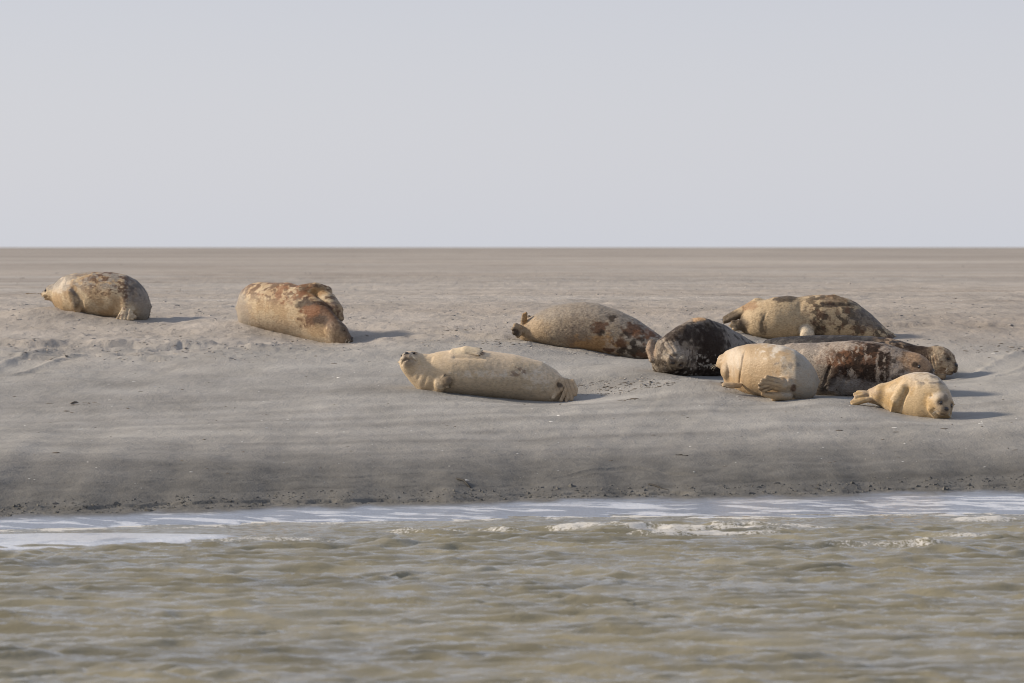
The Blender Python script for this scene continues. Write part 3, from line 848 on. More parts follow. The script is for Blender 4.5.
def seal_patched():
    s = Seal(59.7, [(771, 352, 380, .75, .13), (780, 346, 384, .62, .24), (792, 343, 390, .45, .3), (803, 342.5, 393, .3, .33), (817, 343, 395, .16, .35), (832, 341.8, 396.3, .05, .35), (846, 341, 397, -.02, .35), (861.6, 341, 397, -.08, .34), (873, 341.8, 396.5, -.12, .33),
                    (886, 344, 396, -.18, .31), (899, 348, 395, -.24, .28), (910, 351.5, 392, -.3, .24), (920, 355.5, 389, -.36, .19), (928, 362, 386, -.4, .13), (932.5, 368, 380, -.42, .06)], skip=(1, 2, 9, 10, 11, 12, 13))
    s.head(s.p(917, 366.5, -.36), (.45, -.72, -.42), (.3, .0, 1), .145, eyes=(1, 1), k=.06, long=.95)
    # flipper held against the flank
    s.fin(s.surface(s.p(838, 368, 0)), s.surface(s.p(831, 378, 0)), s.surface(s.p(829, 389, 0)) + (0, -.01, 0), .07, (-.2, -1, 0), flat=.4, clawlen=.03)
    s.groove([s.surface(s.p(829, 366, 0)), s.surface(s.p(825, 378, 0)), s.surface(s.p(825, 390, 0))], .02, .03)
    s.groove([s.surface(s.p(844, 372, 0)), s.surface(s.p(840, 382, 0)), s.surface(s.p(836, 392, 0))], .018, .02)
    s.ell(s.p(853, 395, -.4), (.06, .06, .04), k=.02)
    def col(s, V, N):
        C = np.tile((.26, .22, .185), (len(V), 1))
        C = mixc(C, (.40, .34, .285), blotch(V, 8, .47, .6, 101, (.8, 1, 1.4)) * .7)
        C = mixc(C, (.46, .40, .34), near(V, s.p(812, 352, .1), (.45, .6, .12), .5) * .6)
        l = smooth01(s.p(828, 380)[0], s.p(815, 380)[0], V[:, 0])
        C = mixc(C, (.20, .18, .165), l * blotch(V, 10, .4, .6, 102) * .7)
        b = near(V, s.p(855, 361, -.3), (.34, .6, .24), .5)
        C = mixc(C, BROWN, b * .9)
        C = mixc(C, RUST, b * blotch(V, 10, .48, .6, 103) * .4)
        C = mixc(C, DBROWN, near(V, s.p(878, 366, -.3), (.50, .6, .28), .6) * blotch(V, 11, .43, .55, 104, (1, 1, .8), 5) * .96)
        C = mixc(C, DBROWN, blotch(V, 12, .56, .64, 105) * (1 - l) * .7)
        C = mixc(C, (.45, .30, .185), near(V, s.p(917, 361, -.55), (.18, .4, .15), .35) * .92)
        C = mixc(C, (.05, .035, .025), near(V, s.p(915, 364.5, -.5), (.042, .3, .034), .2) * .85)
        C = mixc(C, (.46, .42, .37), near(V, s.p(843, 387, -.4), (.17, .3, .09), .5) * .8)
        C = mixc(C, (.44, .37, .30), near(V, s.p(860, 358, -.3), (.5, .6, .3), .5) * blotch(V, 15, .58, .66, 109, (1.6, 1, .7), 5) * .7)
        C = mixc(C, (.34, .30, .27), near(V, s.p(848, 388, -.4), (.33, .3, .10), .5) * .65)
        C = mixc(C, DBROWN, near(V, s.p(830, 377, -.35), (.08, .2, .13), .4) * .6)
        C = mixc(C, (.48, .41, .34), near(V, s.p(842, 345, -.1), (.14, .6, .06), .7) * .7)
        return C
    s.build('grey seal with chestnut and black patches and open dark eye, just behind the pup', col, mat=MAT_WETCOAT, lump=.012, fine=.006)

def seal_behind():
    s = Seal(62.4, [(764, 341, 350, .55, .1), (772, 339, 362, .5, .2), (785, 337, 370, .4, .28), (800, 336.2, 372, .3, .32), (820, 335.6, 373, .2, .33), (845, 335.4, 374, .1, .33), (870, 336, 375, 0, .32), (888, 338, 376, -.1, .29), (903, 341.5, 377, -.2, .25),
                    (915, 345.5, 378, -.3, .22), (926, 346.5, 379, -.38, .2), (936, 348, 379.5, -.44, .16), (945, 354, 379, -.48, .1)], skip=tuple(range(1, 10)))
    s.head(s.p(939.5, 360, -.46), (.80, -.52, -.30), (.22, .05, 1), .178, eyes=(1, 1), closed=True, k=.05, long=.9)
    def col(s, V, N):
        C = np.tile((.05, .046, .046), (len(V), 1))
        C = mixc(C, (.14, .13, .12), blotch(V, 12, .54, .66, 111) * .5)
        r = smooth01(s.p(868, 340)[0], s.p(885, 340)[0], V[:, 0])
        C = mixc(C, (.34, .25, .17), r * blotch(V, 7, .4, .5, 112) * .9)
        C = mixc(C, DBROWN, r * (1 - .75 * near(V, s.p(945, 361, -.5), (.26, .6, .27), .3)) * blotch(V, 11, .48, .56, 113) * .9)
        C = mixc(C, (.50, .39, .265), near(V, s.p(946, 361, -.5), (.26, .6, .27), .3) * .9)
        C = mixc(C, BROWN, near(V, s.p(940, 364, -.5), (.33, .6, .25), .3) * blotch(V, 18, .53, .62, 114) * .55)
        C = mixc(C, DBROWN, near(V, s.p(917, 353, -.4), (.17, .5, .15), .4) * .92)  # dark neck fur, deepened as a painted shadow gap behind the other head
        return C
    s.build('slate backed seal behind the patched one, its snout pointing right past the pup', col, mat=MAT_WETCOAT, lump=.012, fine=.006,
            folds=[(s.p(927, 366, -.6), (.95, -.1, .2), .035, .009, .13)])

def seal_pup():
    s = Seal(57.8, [(869, 390, 401, .34, .06), (874, 388.5, 402, .3, .10), (881, 385.5, 405, .24, .14), (891, 381, 411, .16, .2), (903.5, 375, 415.5, .06, .25), (916, 371.9, 418, -.04, .27), (928, 372.2, 419, -.12, .27), (938, 376.5, 419.5, -.2, .24),
                    (946, 384.5, 419, -.25, .19), (951.5, 394, 415, -.28, .11)])
    s.head(s.p(941, 402.5, -.36), (.24, -.85, -.42), (.30, 0, 1), .142, eyes=(1, 1), k=.025, long=.80)
    # collar of loose skin left of the face
    s.chain([s.p(936, 391, -.3), s.p(931.5, 400, -.36), s.p(931.5, 409, -.38), s.p(936, 416, -.36)], [.045, .05, .05, .04], .02)
    s.groove([s.p(934.5, 394, -.5), s.p(934, 402, -.52), s.p(934.5, 410, -.52)], .016, .02)
    s.groove([s.p(928.5, 390, -.45), s.p(927.5, 402, -.47), s.p(929, 413, -.47)], .018, .022)
    # fore flipper hugging the chest
    b = s.surface(s.p(902, 389, 0)); m = s.surface(s.p(896, 400, 0)); t = s.surface(s.p(894, 411, 0))
    s.chain([b, m, t], [.06, .075, .05], .03, (-.3, -1, 0), .6)
    for q in (-1, 0, 1):
        s.chain([m + (q * .03, -.02, -.02), t + (q * .03, -.02, -.01)], [.022, .015], .008)
    s.groove([s.surface(s.p(907, 389, 0)), s.surface(s.p(902.5, 399, 0)), s.surface(s.p(899.5, 410, 0))], .016, .045)
    for q in (-.03, 0, .03):
        e = t + (q, -.03, -.015); s.parts.append(('claw', e, e + (q * .2, -.008, -.022), .006, MAT_CLAW))
    # hind flippers stretched out on the sand
    s.chain([s.p(882, 394, .2), s.p(872, 396, .3)], [.12, .085], .04)
    s.digits(s.p(872, 394, .26), [s.p(858, 392.5, .3), s.p(855, 394.5, .26), s.p(856, 397.5, .22)], .034, .026)
    s.digits(s.p(872, 399, .20), [s.p(854, 400.5, .22), s.p(851.5, 402.5, .18), s.p(853, 404.5, .16)], .030, .025)
    def col(s, V, N):
        C = np.tile((.46, .315, .155), (len(V), 1))
        C = mixc(C, CREAM, blotch(V, 5, .42, .6, 121) * .4)
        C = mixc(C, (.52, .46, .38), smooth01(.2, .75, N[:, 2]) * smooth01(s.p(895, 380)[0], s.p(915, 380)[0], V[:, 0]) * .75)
        C = mixc(C, DGREY, near(V, s.p(932, 379, -.1), (.2, .5, .1), .3) * blotch(V, 16, .53, .6, 122, (.5, 1, 2)) * .7)
        C = mixc(C, (.30, .22, .13), blotch(V, 18, .6, .68, 123) * .5)
        C = mixc(C, (.36, .29, .21), near(V, s.p(944, 406, -.5), (.11, .2, .13), .3) * .7)
        C = mixc(C, DBROWN, near(V, s.p(946, 398, -.5), (.03, .2, .05), .5) * .5)
        C = mixc(C, (.34, .25, .17), near(V, s.p(864, 396, .2), (.22, .3, .13), .4) * blotch(V, 14, .45, .55, 124) * .7)
        return C
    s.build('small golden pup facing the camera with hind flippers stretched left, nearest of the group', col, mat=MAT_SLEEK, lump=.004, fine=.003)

for fn in (seal_left, seal_curled, seal_cream, seal_hump, seal_back, seal_behind, seal_dark, seal_patched, seal_pale, seal_pup):
    fn()
print('seals', round(time.time() - T0, 1))

# ------------------------------------------------------------------ the sandbank
PROF = [(44.0, None), (50, 506.5), (50.5, 501), (51.2, 487), (52.8, 461), (55.5, 430), (58.5, 400), (61.5, 370), (64, 345), (67, 320), (70.5, 305), (77, 297), (92, 290.5)]
pd = np.array([d for d, v in PROF[1:]]); pz = np.array([P(512, v, d)[2] for d, v in PROF[1:]])
PZ_D = np.concatenate([[-1000, 0, 30, 40, 46], pd, [140, 1e6]])
PZ_Z = np.concatenate([[-1.6, -1.4, -0.9, -0.45, -0.10], pz, [pz[-1] + .01, pz[-1] + .01]])
_fd = np.linspace(20, 160, 3000); _fz = np.interp(_fd, PZ_D, PZ_Z)
_k = np.exp(-np.linspace(-2, 2, 61) ** 2); _k /= _k.sum()
_fz2 = np.convolve(np.pad(_fz, 30, mode='edge'), _k, 'valid')
_w = smooth01(50.8, 53, _fd); _fz = _fz * (1 - _w) + _fz2 * _w

def shore(x):
    return np.interp(x, [-40, -5, -1.7, 0, 1.7, 5.4, 40], [43, 47.3, 49.2, 50.05, 50.5, 51.6, 56]) + 0.16 * np.sin(x * 1.9) * smooth01(-4, 0, x) + 0.09 * np.sin(x * 5.3 + 1) + 0.05 * np.sin(x * 12.7)

def base_ground(x, D):
    sh = (shore(x) - 50.0) * (1 - smooth01(51, 57, D))
    d = D - sh
    z = np.interp(d, _fd, _fz)
    z = np.where(d < 20, np.interp(d, PZ_D, PZ_Z), z)
    wa = np.interp(x, [-5, 0, 5], [.7, 1.1, 1.9])
    t = 50.0 - d
    ah = np.interp(x, [-5, 0, 5], [.045, .055, .09])
    ap = np.where(t < wa, ah * (1 - t / wa), -.075 * (t - wa))
    z = z + (ah - .045) * np.exp(-np.maximum(-t, 0) / 1.5)
    z = np.where((t > 0), np.maximum(ap, -1.4), z)
    return z, d

# fit the bank to the places where the seals touch it
AN = np.array(ANCHORS)
bz, _ = base_ground(AN[:, 0], AN[:, 1])
SX, SY = 0.75, 1.1
def rbf(x, y):
    return np.exp(-((x[..., None] - AN[:, 0]) / SX) ** 2 - ((y[..., None] - AN[:, 1]) / SY) ** 2)
KM = rbf(AN[:, 0], AN[:, 1])
WT = np.linalg.solve(KM.T @ KM + 0.02 * np.eye(len(AN)), KM.T @ (AN[:, 2] - bz))

def ground(x, D):
    z, d = base_ground(x, D)
    m = (D > 54) & (D < 74) & (np.abs(x) < 9)
    corr = np.zeros_like(z)
    xs, ys = x[m], D[m]
    for i in range(len(AN)):
        pass
    c = np.zeros(xs.shape)
    for i in range(len(AN)):
        c += WT[i] * np.exp(-((xs - AN[i, 0]) / SX) ** 2 - ((ys - AN[i, 1]) / SY) ** 2)
    corr[m] = c
    return z + corr, d

def geo_steps(a, b, first, ratio):
    out = [a]; st = first
    while out[-1] < b:
        out.append(out[-1] + st); st *= ratio
    return np.array(out)

far = geo_steps(80, 9000, .09, 1.022)
rows = np.concatenate([[-400, -150, -50, 0, 20, 30, 36, 40, 42], np.arange(43, 48, .05), np.arange(48, 54, .026), np.arange(54, 80, .07), far])
side = geo_steps(9, 9000, .12, 1.16)[1:]
cols = np.concatenate([-side[::-1], np.arange(-9, 9.001, .031), side])
XX, YY = np.meshgrid(cols, rows)
ZZ, DD = ground(XX, YY)
# relief
w_in = (1 - smooth01(100, 200, YY)) * (1 - smooth01(8.5, 16, np.abs(XX)))
bank = smooth01(50.2, 51.5, DD)
upper = smooth01(61.5, 64.5, YY - .25 * (XX + 2) + 1.2 * (fbm(XX * .5, YY * .5, seed=7) - .5))
n1 = fbm(XX * 1.1, YY * .8, seed=200, octv=4) - .5
n2 = fbm(XX * 5, YY * 3.2, seed=210, octv=4) - .5
n3 = fbm(XX * 16, YY * 12, seed=220, octv=3) - .5
n4 = fbm(XX * 1.6 + YY * .5, YY * 5.0, seed=226, octv=4) - .5
ZZ = ZZ + bank * w_in * (.060 * n1 + (.005 + .024 * upper) * n2 + (.003 + .015 * upper) * n3 + (.012 + .012 * upper) * n4)
far_w = smooth01(78, 100, YY) * (1 - smooth01(900, 3000, YY))
ZZ = ZZ + far_w * .05 * (fbm(XX * .5, YY * .12, seed=230, octv=4) - .5)
# crumbled ridges, furrows and tracks
def ridge(x0, x1, y_at, h, w, seed, brk=.5):
    """crumbling lip along a line y = y_at(x): sand drops away on the near side"""
    global ZZ
    yl = y_at(XX) + .22 * (fbm(XX * 2.5, XX * 0 + seed, seed=seed) - .5) + .05 * (fbm(XX * 14, XX * 0 + seed, seed=seed + 3) - .5)
    m = smooth01(x0 - .3, x0 + .3, XX) * (1 - smooth01(x1 - .3, x1 + .3, XX))
    t = (YY - yl)
    b = smooth01(brk - .25, brk + .25, fbm(XX * 2.2, YY * .0 + seed, seed=seed + 5))
    cl = .6 + .8 * fbm(XX * 12, YY * 8, seed=seed + 8)
    ZZ = ZZ + m * b * h * cl * (np.exp(-(np.maximum(t, 0) / (w * 3)) ** 2) * (t > 0) + np.exp(-(t / (w * .35)) ** 2) * (t <= 0) - .55 * np.exp(-((t + w * 1.1) / (w * .6)) ** 2))
X_ = lambda px, D: (px - 512) / FPX * D
ridge(-6.5, X_(255, 64), lambda x: 64.0 - .10 * (x + 5) ** 1 - .12 * np.sin(x * 1.7), .06, .18, 301, .40)
ridge(-6.5, X_(180, 63), lambda x: 62.7 - .2 * (x + 5), .04, .12, 311, .45)
ridge(X_(380, 64), X_(520, 64), lambda x: 65.0 - .3 * x, .03, .12, 321, .45)
ridge(X_(585, 60), X_(690, 60), lambda x: 60.2 - .15 * x, .025, .10, 331, .42)
ridge(X_(640, 59), X_(760, 59), lambda x: 59.3, .014, .08, 341, .5)
ridge(X_(820, 66), 7, lambda x: 66.4, .03, .12, 351, .45)
def g_at(px, row):
    for D in np.arange(49, 90, .05):
        q = P(px, row, D); z_, _ = base_ground(np.array([q[0]]), np.array([D]))
        if q[2] <= z_[0]: return np.array([q[0], D])
    return np.array([P(px, row, 90)[0], 90.])
def furrow(pts, w, depth, prints=0, seed=1):
    """dragged groove in the sand with small heaped edges, and flipper prints beside it"""
    global ZZ
    rg = np.random.default_rng(seed)
    Q = [g_at(*p_) for p_ in pts]
    m = None
    for a, b in zip(Q[:-1], Q[1:]):
        ab = b - a
        t = np.clip(((XX - a[0]) * ab[0] + (YY - a[1]) * ab[1]) / (ab @ ab), 0, 1)
        l2 = (XX - a[0] - t * ab[0]) ** 2 + (YY - a[1] - t * ab[1]) ** 2
        m = l2 if m is None else np.minimum(m, l2)
        if prints:
            n = int(np.linalg.norm(ab) / .32)
            nn = np.array([-ab[1], ab[0]]) / np.linalg.norm(ab)
            for i in range(n):
                for sgn in (-1, 1):
                    c = a + ab * (i + rg.random() * .4) / n + nn * sgn * (w * 1.7 + rg.normal(0, .03))
                    d2 = ((XX - c[0]) / .09) ** 2 + ((YY - c[1]) / .12) ** 2
                    ZZ = ZZ - prints * np.exp(-d2) * (1 + .4 * rg.normal())
    d = np.sqrt(m) / w * (1 + .3 * (fbm(XX * 6, YY * 6, seed=seed) - .5))
    ZZ = ZZ - depth * (np.exp(-d ** 4) - .7 * np.exp(-((d - 1.35) / .3) ** 2))
furrow([(470, 505), (500, 470), (545, 425), (560, 404)], .22, .003, .004, 1)
furrow([(640, 500), (625, 470), (660, 430), (700, 392)], .24, .004, .006, 2)
furrow([(860, 495), (850, 460), (868, 430), (885, 421)], .16, .003, .005, 3)
furrow([(0, 372), (60, 352), (140, 350), (250, 344)], .22, .030, .02, 4)
furrow([(100, 336), (180, 334), (235, 336)], .16, .022, .016, 5)
furrow([(355, 334), (430, 332), (510, 342)], .18, .026, .018, 6)
furrow([(585, 381), (640, 382), (690, 386)], .16, .020, .016, 7)
furrow([(955, 372), (1000, 366), (1040, 352)], .2, .020, .014, 8)
furrow([(560, 478), (630, 468), (690, 474)], .07, .008, 0, 9)
# low scarps cut by the current just above the water
def scarp(d_at, h, w, seed, brk, lumps=1.0):
    global ZZ
    dl = d_at + .45 * (fbm(XX * 1.1, XX * 0 + seed, seed=seed) - .5) + .10 * lumps * (fbm(XX * 16, XX * 0 + seed, seed=seed + 3) - .5)
    t = DD - dl
    b = np.clip(.15 + 1.5 * (fbm(XX * .8, XX * 0 + seed, seed=seed + 5) - .28), 0, 1) * (np.abs(XX) < 16)
    bite = .25 + 1.4 * fbm(XX * 7, YY * 12, seed=seed + 9, octv=5, gain=.65)
    ZZ = ZZ - b * h * bite * np.exp(-np.maximum(-t, 0) / (w * 3)) * (1 - smooth01(-w * .25, w * .25, t))
    return b * np.exp(-((t + w * .5) / w) ** 2)
sc1 = scarp(50.75, .030, .05, 401, .46)
sc2 = scarp(51.25, .011, .03, 411, .42, .3)
sc3 = scarp(52.1, .010, .03, 421, .42, .3)
sc4 = scarp(53.2, .008, .04, 425, .5, .3)
ZZ = ZZ + (DD > 48) * (DD < 50.3) * .010 * (fbm(XX * 1.7 + YY * .8, YY * 2.2, seed=428) - .5)
# clods below the scarp
ZZ = ZZ + smooth01(50.2, 50.35, DD) * (1 - smooth01(50.7, 50.85, DD)) * .022 * (fbm(XX * 13, YY * 9, seed=430, octv=3) - .42) * (np.abs(XX) < 12)
# low wet spit on the left, level with the water
spw = 1.55 * (1 - smooth01(-4.2, -1.6, XX)) + .02
spit = np.exp(-((YY - 45.1 - .22 * (XX + 4.5)) / spw) ** 4) * (1 - smooth01(-2.6, -1.9, XX)) * smooth01(-14, -12, XX)
ZZ = np.where(spit > 0.01, np.maximum(ZZ, -.10 * (1 - spit) + .016 * spit + .006 * (fbm(XX * 2, YY * 1.3, seed=440) - .5)), ZZ)
film = (DD > 48.4) & (DD < 50.2) & (XX < -1)
hz = ZZ - 0.0
hz_n = hz + .03 * (fbm(XX * 3.5, YY * 1.6, seed=450, octv=4) - .5)
ah_ = np.interp(XX, [-5, 0, 5], [.045, .055, .09])
wet = 1 - smooth01(ah_ - .003, ah_ + .03, hz_n)
dark = 1 - smooth01(.20, .72, ZZ + .16 * (fbm(XX * .7, YY * .9, seed=460) - .5))
dark = np.maximum(dark, np.clip(sc1 * .25, 0, 1))  # darker along the lowest scarp
streak = fbm(XX * 2.2 + YY * 1.8, YY * 5.0, seed=480, octv=5, gain=.62)
froth_sheen = .62 * np.exp(-((DD - 49.0) / 1.3) ** 4) * smooth01(.40, .62, streak)  # foam streaks that also paint sky reflection on the wet strip
froth_sheen = np.maximum(froth_sheen, smooth01(.35, .8, spit) * (.22 + .75 * fbm(XX * 4, YY * 2.6, seed=482, octv=5, gain=.6)) * (1 - smooth01(-3.0, -1.9, XX)))
tone = .5 + .55 * (fbm(XX * .22, YY * .55, seed=490, octv=4) - .5) + .28 * (fbm(XX * 2.2, YY * 1.6, seed=491, octv=4) - .5) * (1 - smooth01(110, 250, YY)) \
    + 1.0 * (fbm(XX * .03, YY * .035, seed=492, octv=3) - .5) * smooth01(85, 140, YY) + .8 * (fbm(XX * .006, YY * .008, seed=493, octv=3) - .5) * smooth01(300, 700, YY)
tone = tone + .6 * (fbm(XX * .07, YY * 2.6 - XX * .9, seed=495, octv=4) - .5) * (1 - smooth01(60, 66, YY))
tone = tone - .22 * smooth01(150, 500, YY) + .16 * np.exp(-((YY - 262) / 18) ** 2)
dampn = ZZ + .5 * (fbm(XX * .35, YY * .35, seed=470) - .5) + .15 * (fbm(XX * 2, YY * 1.2, seed=471) - .5)
damp = 1 - smooth01(1.05, 1.75, dampn)
nr, nc = XX.shape
idx = np.arange(nr * nc).reshape(nr, nc)
faces = np.stack([idx[:-1, :-1], idx[:-1, 1:], idx[1:, 1:], idx[1:, :-1]], -1).reshape(-1, 4)
gr = new_obj('sandbank', np.stack([XX, YY, ZZ], -1).reshape(-1, 3), faces, MAT_SAND, attrs={'wet': wet.ravel(), 'damp': damp.ravel(), 'dark_sand': dark.ravel(), 'tone': np.clip(tone, 0, 1).ravel(), 'froth_sheen': froth_sheen.ravel()})
tag(gr, kind='structure')
print('ground', round(time.time() - T0, 1), nr, nc)

def gz(x, y):
    """height of the built sand surface"""
    i = np.clip(np.searchsorted(rows, y) - 1, 0, nr - 2); j = np.clip(np.searchsorted(cols, x) - 1, 0, nc - 2)
    fy = (y - rows[i]) / (rows[i + 1] - rows[i]); fx = (x - cols[j]) / (cols[j + 1] - cols[j])
    return ((ZZ[i, j] * (1 - fx) + ZZ[i, j + 1] * fx) * (1 - fy) + (ZZ[i + 1, j] * (1 - fx) + ZZ[i + 1, j + 1] * fx) * fy)

# ------------------------------------------------------------------ the water
wrows = np.concatenate([[-400, -150, -60, -20, 0, 10, 18, 23, 26], np.arange(28, 54.6, .038), [56, 60]])
wside = geo_steps(7, 900, .1, 1.2)[1:]
wcols = np.concatenate([-wside[::-1], np.arange(-7, 7.001, .036), wside])
WX, WY = np.meshgrid(wcols, wrows)
rng = np.random.default_rng(5)
warpx = 1.6 * (fbm(WX * .35, WY * .5, seed=500) - .5); warpy = 1.2 * (fbm(WX * .45, WY * .45, seed=510) - .5)
h = np.zeros_like(WX)
for i in range(44):
    lam = .085 * (9.5 ** rng.random())
    th = rng.normal(0, .30)
    kx, ky = math.sin(th) * 2 * math.pi / lam, math.cos(th) * 2 * math.pi / lam
    env = smooth01(.40, .64, fbm(WX * (.5 / lam ** .5), WY * (.5 / lam ** .5), seed=520 + i, octv=2))
    ph = kx * (WX + warpx) + ky * (WY + warpy) + rng.random() * 6.3
    h += .0140 * lam ** .70 * env * ((1 - np.abs(np.sin(ph / 2))) * 2 - .9)
sh_w = shore(WX) - np.interp(WX, [-5, 0, 5], [.7, 1.1, 1.9])
calm = smooth01(.1, 2.6, sh_w - WY)
calm = calm * (1 - .85 * np.exp(-((WY - 46.0 - .35 * (WX + 4.5)) / 2.0) ** 4) * (1 - smooth01(-3.6, -.2, WX)))
h *= .22 + .78 * calm
h *= smooth01(26, 30, WY) * (1 - smooth01(7, 12, np.abs(WX)) * .8)
foam = np.zeros_like(WX)
def breaker(px0, px1, row, hh, w, f):
    """a small wave breaking along a line"""
    global h, foam
    Dm = CAM_H * FPX / (row - HOR)
    x0, x1 = X_(px0, Dm), X_(px1, Dm)
    yl = Dm + .25 * (fbm(WX * 1.5, WX * 0 + row, seed=600 + px0) - .5) + .04 * (WX - x0)
    m = smooth01(x0 - .25, x0 + .35, WX) * (1 - smooth01(x1 - .35, x1 + .3, WX))
    m = m * (.45 + .9 * fbm(WX * 3.2, WY * .5, seed=620 + px0))
    t = WY - yl
    prof = np.exp(-(np.where(t < 0, t / (w * .45), t / (w * 1.4))) ** 2)
    lum = .75 + .5 * fbm(WX * 9, WY * 9, seed=640 + px0)
    h = h + hh * m * prof * lum * (.6 + .8 * fbm(WX * 4.5, WY * 3, seed=645 + px0, octv=4, gain=.65))
    foam = np.maximum(foam, f * m * np.exp(-((t + w * .12) / (w * .6)) ** 2) * (.5 + fbm(WX * 6, WY * 4, seed=650 + px0)))
breaker(545, 800, 529, .045, .22, .55)
breaker(600, 780, 534, .04, .22, .6)
breaker(945, 1024, 521, .045, .22, .6)
breaker(930, 1000, 536, .04, .22, .45)
breaker(200, 345, 540, .035, .22, .36)
breaker(560, 700, 525, .03, .16, .5)
breaker(700, 860, 527, .03, .18, .45)
breaker(380, 520, 531, .03, .2, .4)
breaker(820, 960, 545, .04, .2, .35)
breaker(60, 220, 556, .02, .25, .12)
foam = foam * (.35 + 1.0 * fbm(WX * 7, WY * 5, seed=660, octv=5, gain=.7))
crest = smooth01(.035, .075, h)
foam = np.maximum(foam, crest * .28 * smooth01(.45, .7, fbm(WX * 2, WY * 1.2, seed=670)))
edge = np.exp(-((sh_w - WY - .1) / .3) ** 2)
foam = np.maximum(foam, edge * .55 * smooth01(.35, .65, fbm(WX * 5, WY * 9, seed=680, octv=3)))
WZ = h
nr2, nc2 = WX.shape
idx = np.arange(nr2 * nc2).reshape(nr2, nc2)
faces = np.stack([idx[:-1, :-1], idx[:-1, 1:], idx[1:, 1:], idx[1:, :-1]], -1).reshape(-1, 4)
wt = new_obj('water', np.stack([WX, WY, WZ], -1).reshape(-1, 3), faces, MAT_WATER, attrs={'foam': foam.ravel()})
tag(wt, kind='structure')

# ------------------------------------------------------------------ small things on the sand
def on_row(px, row):
    """ground point seen at this row"""
    Ds = np.arange(48, 160, .03)
    for D in Ds:
        q = P(px, row, D)
        if q[2] <= gz(q[0], D): return np.array([q[0], D, gz(q[0], D)])
    q = P(px, row, 160); return np.array([q[0], 160., gz(q[0], 160.)])

def stick(px0, row0, px1, row1, rad, label, knots=5, seed=1, lift=0.0):
    a, b = on_row(px0, row0), on_row(px1, row1)
    rg = np.random.default_rng(seed)
    pts = []
    for i in range(knots + 1):
        t = i / knots
        q = a + (b - a) * t
        q[2] = max(gz(q[0], q[1]), q[2]) + rad * .5 + lift * math.sin(math.pi * t) + rg.normal(0, rad * .4)
        q[0] += rg.normal(0, rad * .5)
        pts.append(q - a)
    o = add_tubes('driftwood_stick', [pts], rad, MAT_WOOD, None, taper=.55)
    o.location = a
    tag(o, label, 'stick')
stick(457, 479, 471, 488, .015, 'dark stick lying slantwise on the wet bank below the cream seal', knots=4, lift=.022)
stick(676, 455.5, 688, 456, .010, 'short dark stick on the damp sand to the right of the middle', seed=2)
stick(649, 485, 668, 493, .014, 'long thin stick poking from the eroded bank edge right of the middle', seed=3, lift=.022)

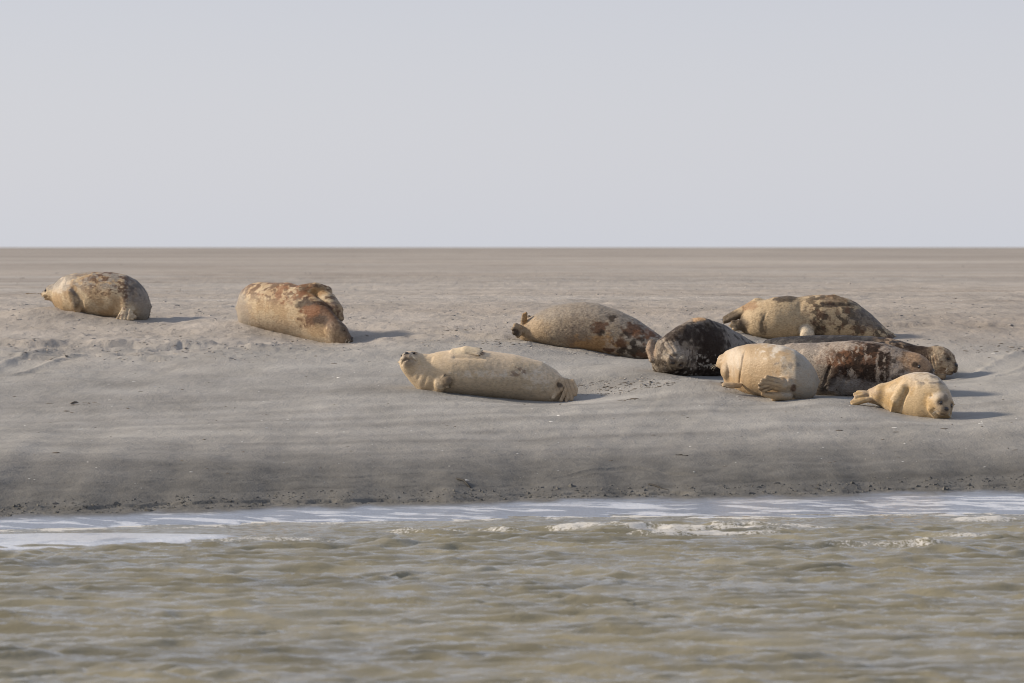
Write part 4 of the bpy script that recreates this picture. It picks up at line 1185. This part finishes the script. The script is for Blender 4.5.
# crumbs, shells and weed strewn over the bank: nobody could count them
def scatter(name, label, cat, n, seed, mat, size, rowr, flatn=.5, dark_sand=0.0, pxr=(-10, 1034)):
    rg = np.random.default_rng(seed)
    vs, fs = [], []
    ico = np.array([(1, 0, 0), (-1, 0, 0), (0, 1, 0), (0, -1, 0), (0, 0, 1), (.7, .7, .3), (-.7, .6, .4), (.1, -.8, .5)])
    oct_f = [(0, 5, 4, 7), (5, 2, 6, 4), (6, 1, 3, 4), (4, 3, 7, 4)]
    tri = [(0, 2, 4), (2, 1, 4), (1, 3, 4), (3, 0, 4)]
    for _ in range(n):
        row = rowr[0] + (rowr[1] - rowr[0]) * rg.random() ** 1.0
        z = pz[-1] if row < 292 else None
        px = rg.uniform(*pxr)
        if row < 291:
            D = (CAM_H - pz[-1]) * FPX / (row - HOR)
        else:
            D = np.interp(row, [291, 305, 320, 345, 370, 400, 430, 461, 487, 500], [90, 70.5, 67, 64, 61.5, 58.5, 55.5, 52.8, 51.2, 50.6])
            D += (shore((px - 512) / FPX * D) - 50) * (1 - smooth01(51, 57, D))
        x = (px - 512) / FPX * D
        s_ = size * rg.lognormal(0, .45) * (1 + .004 * max(D - 70, 0))
        a = rg.uniform(0, 6.28)
        sx, sy, sz = s_ * rg.uniform(.7, 1.8), s_ * rg.uniform(.6, 1.1), s_ * flatn * rg.uniform(.6, 1.2)
        b0 = len(vs)
        z0 = gz(x, D) - sz * .15
        for (ux, uy, uz) in ((1, 0, 0), (0, 1, 0), (-1, 0, 0), (0, -1, 0), (.45, .3, 1), (-.4, .2, .8)):
            ux, uy = ux * sx * rg.uniform(.8, 1.2), uy * sy * rg.uniform(.8, 1.2)
            vs.append((x + ux * math.cos(a) - uy * math.sin(a), D + ux * math.sin(a) + uy * math.cos(a), z0 + uz * sz))
        for t in ((0, 1, 4), (1, 2, 5), (1, 5, 4), (2, 3, 5), (3, 0, 4), (3, 4, 5)):
            fs.append(tuple(b0 + q for q in t))
    o = new_obj(name, vs, np.array(fs), mat, smooth=False, attrs={'tone': np.full(len(vs), .5), 'damp': np.full(len(vs), .3), 'wet': np.zeros(len(vs)), 'dark_sand': np.full(len(vs), dark_sand), 'froth_sheen': np.zeros(len(vs))})
    tag(o, label, cat, kind='stuff')
scatter('sand_crumbs', 'crumbs of loose sand strewn over the bank', 'sand', 5200, 11, MAT_SAND, .013, (262, 350), .5)
scatter('ledge_crumbs', 'crumbs of loose sand along the worn ledge at the left', 'sand', 420, 14, MAT_SAND, .013, (343, 362), .5, pxr=(-10, 270))
scatter('track_crumbs', 'crumbs of loose sand kicked up between the seals', 'sand', 200, 15, MAT_SAND, .010, (380, 392), .7, pxr=(580, 700))
scatter('wet_clods', 'dark wet clods fallen from the eroded edge of the bank', 'sand', 1300, 16, MAT_SAND, .011, (488, 503), .8, dark_sand=1.0)
scatter('shell_grit', 'pale shell grit scattered over the sand', 'shells', 420, 12, MAT_SHELL, .010, (258, 480), .35)
scatter('weed_and_scrape_marks', 'dark scraps of dry weed scattered over the sand', 'weed', 330, 13, MAT_WEED_SCRAPE, .016, (256, 470), .3)
for i_, (px_, row_, n_) in enumerate([((560, 612), (380.5, 384), 60), ((598, 676), (384, 391), 150), ((618, 645), (397, 400), 30), ((482, 524), (338, 345), 70), ((70, 100), (403, 407), 25), ((440, 475), (326, 334), 50), ((590, 650), (296, 301), 40), ((960, 1024), (344, 352), 60), ((150, 200), (290, 296), 30), ((5, 60), (283, 286), 20)]):  # dark clusters added in place of scrape marks and shaded holes
    scatter('weed_and_scrape_marks', 'dark flat bits standing in for scrape marks and shaded holes in the sand', 'weed', n_, 40 + i_, MAT_WEED_SCRAPE, .016, row_, .25, pxr=px_)
print('done', round(time.time() - T0, 1))
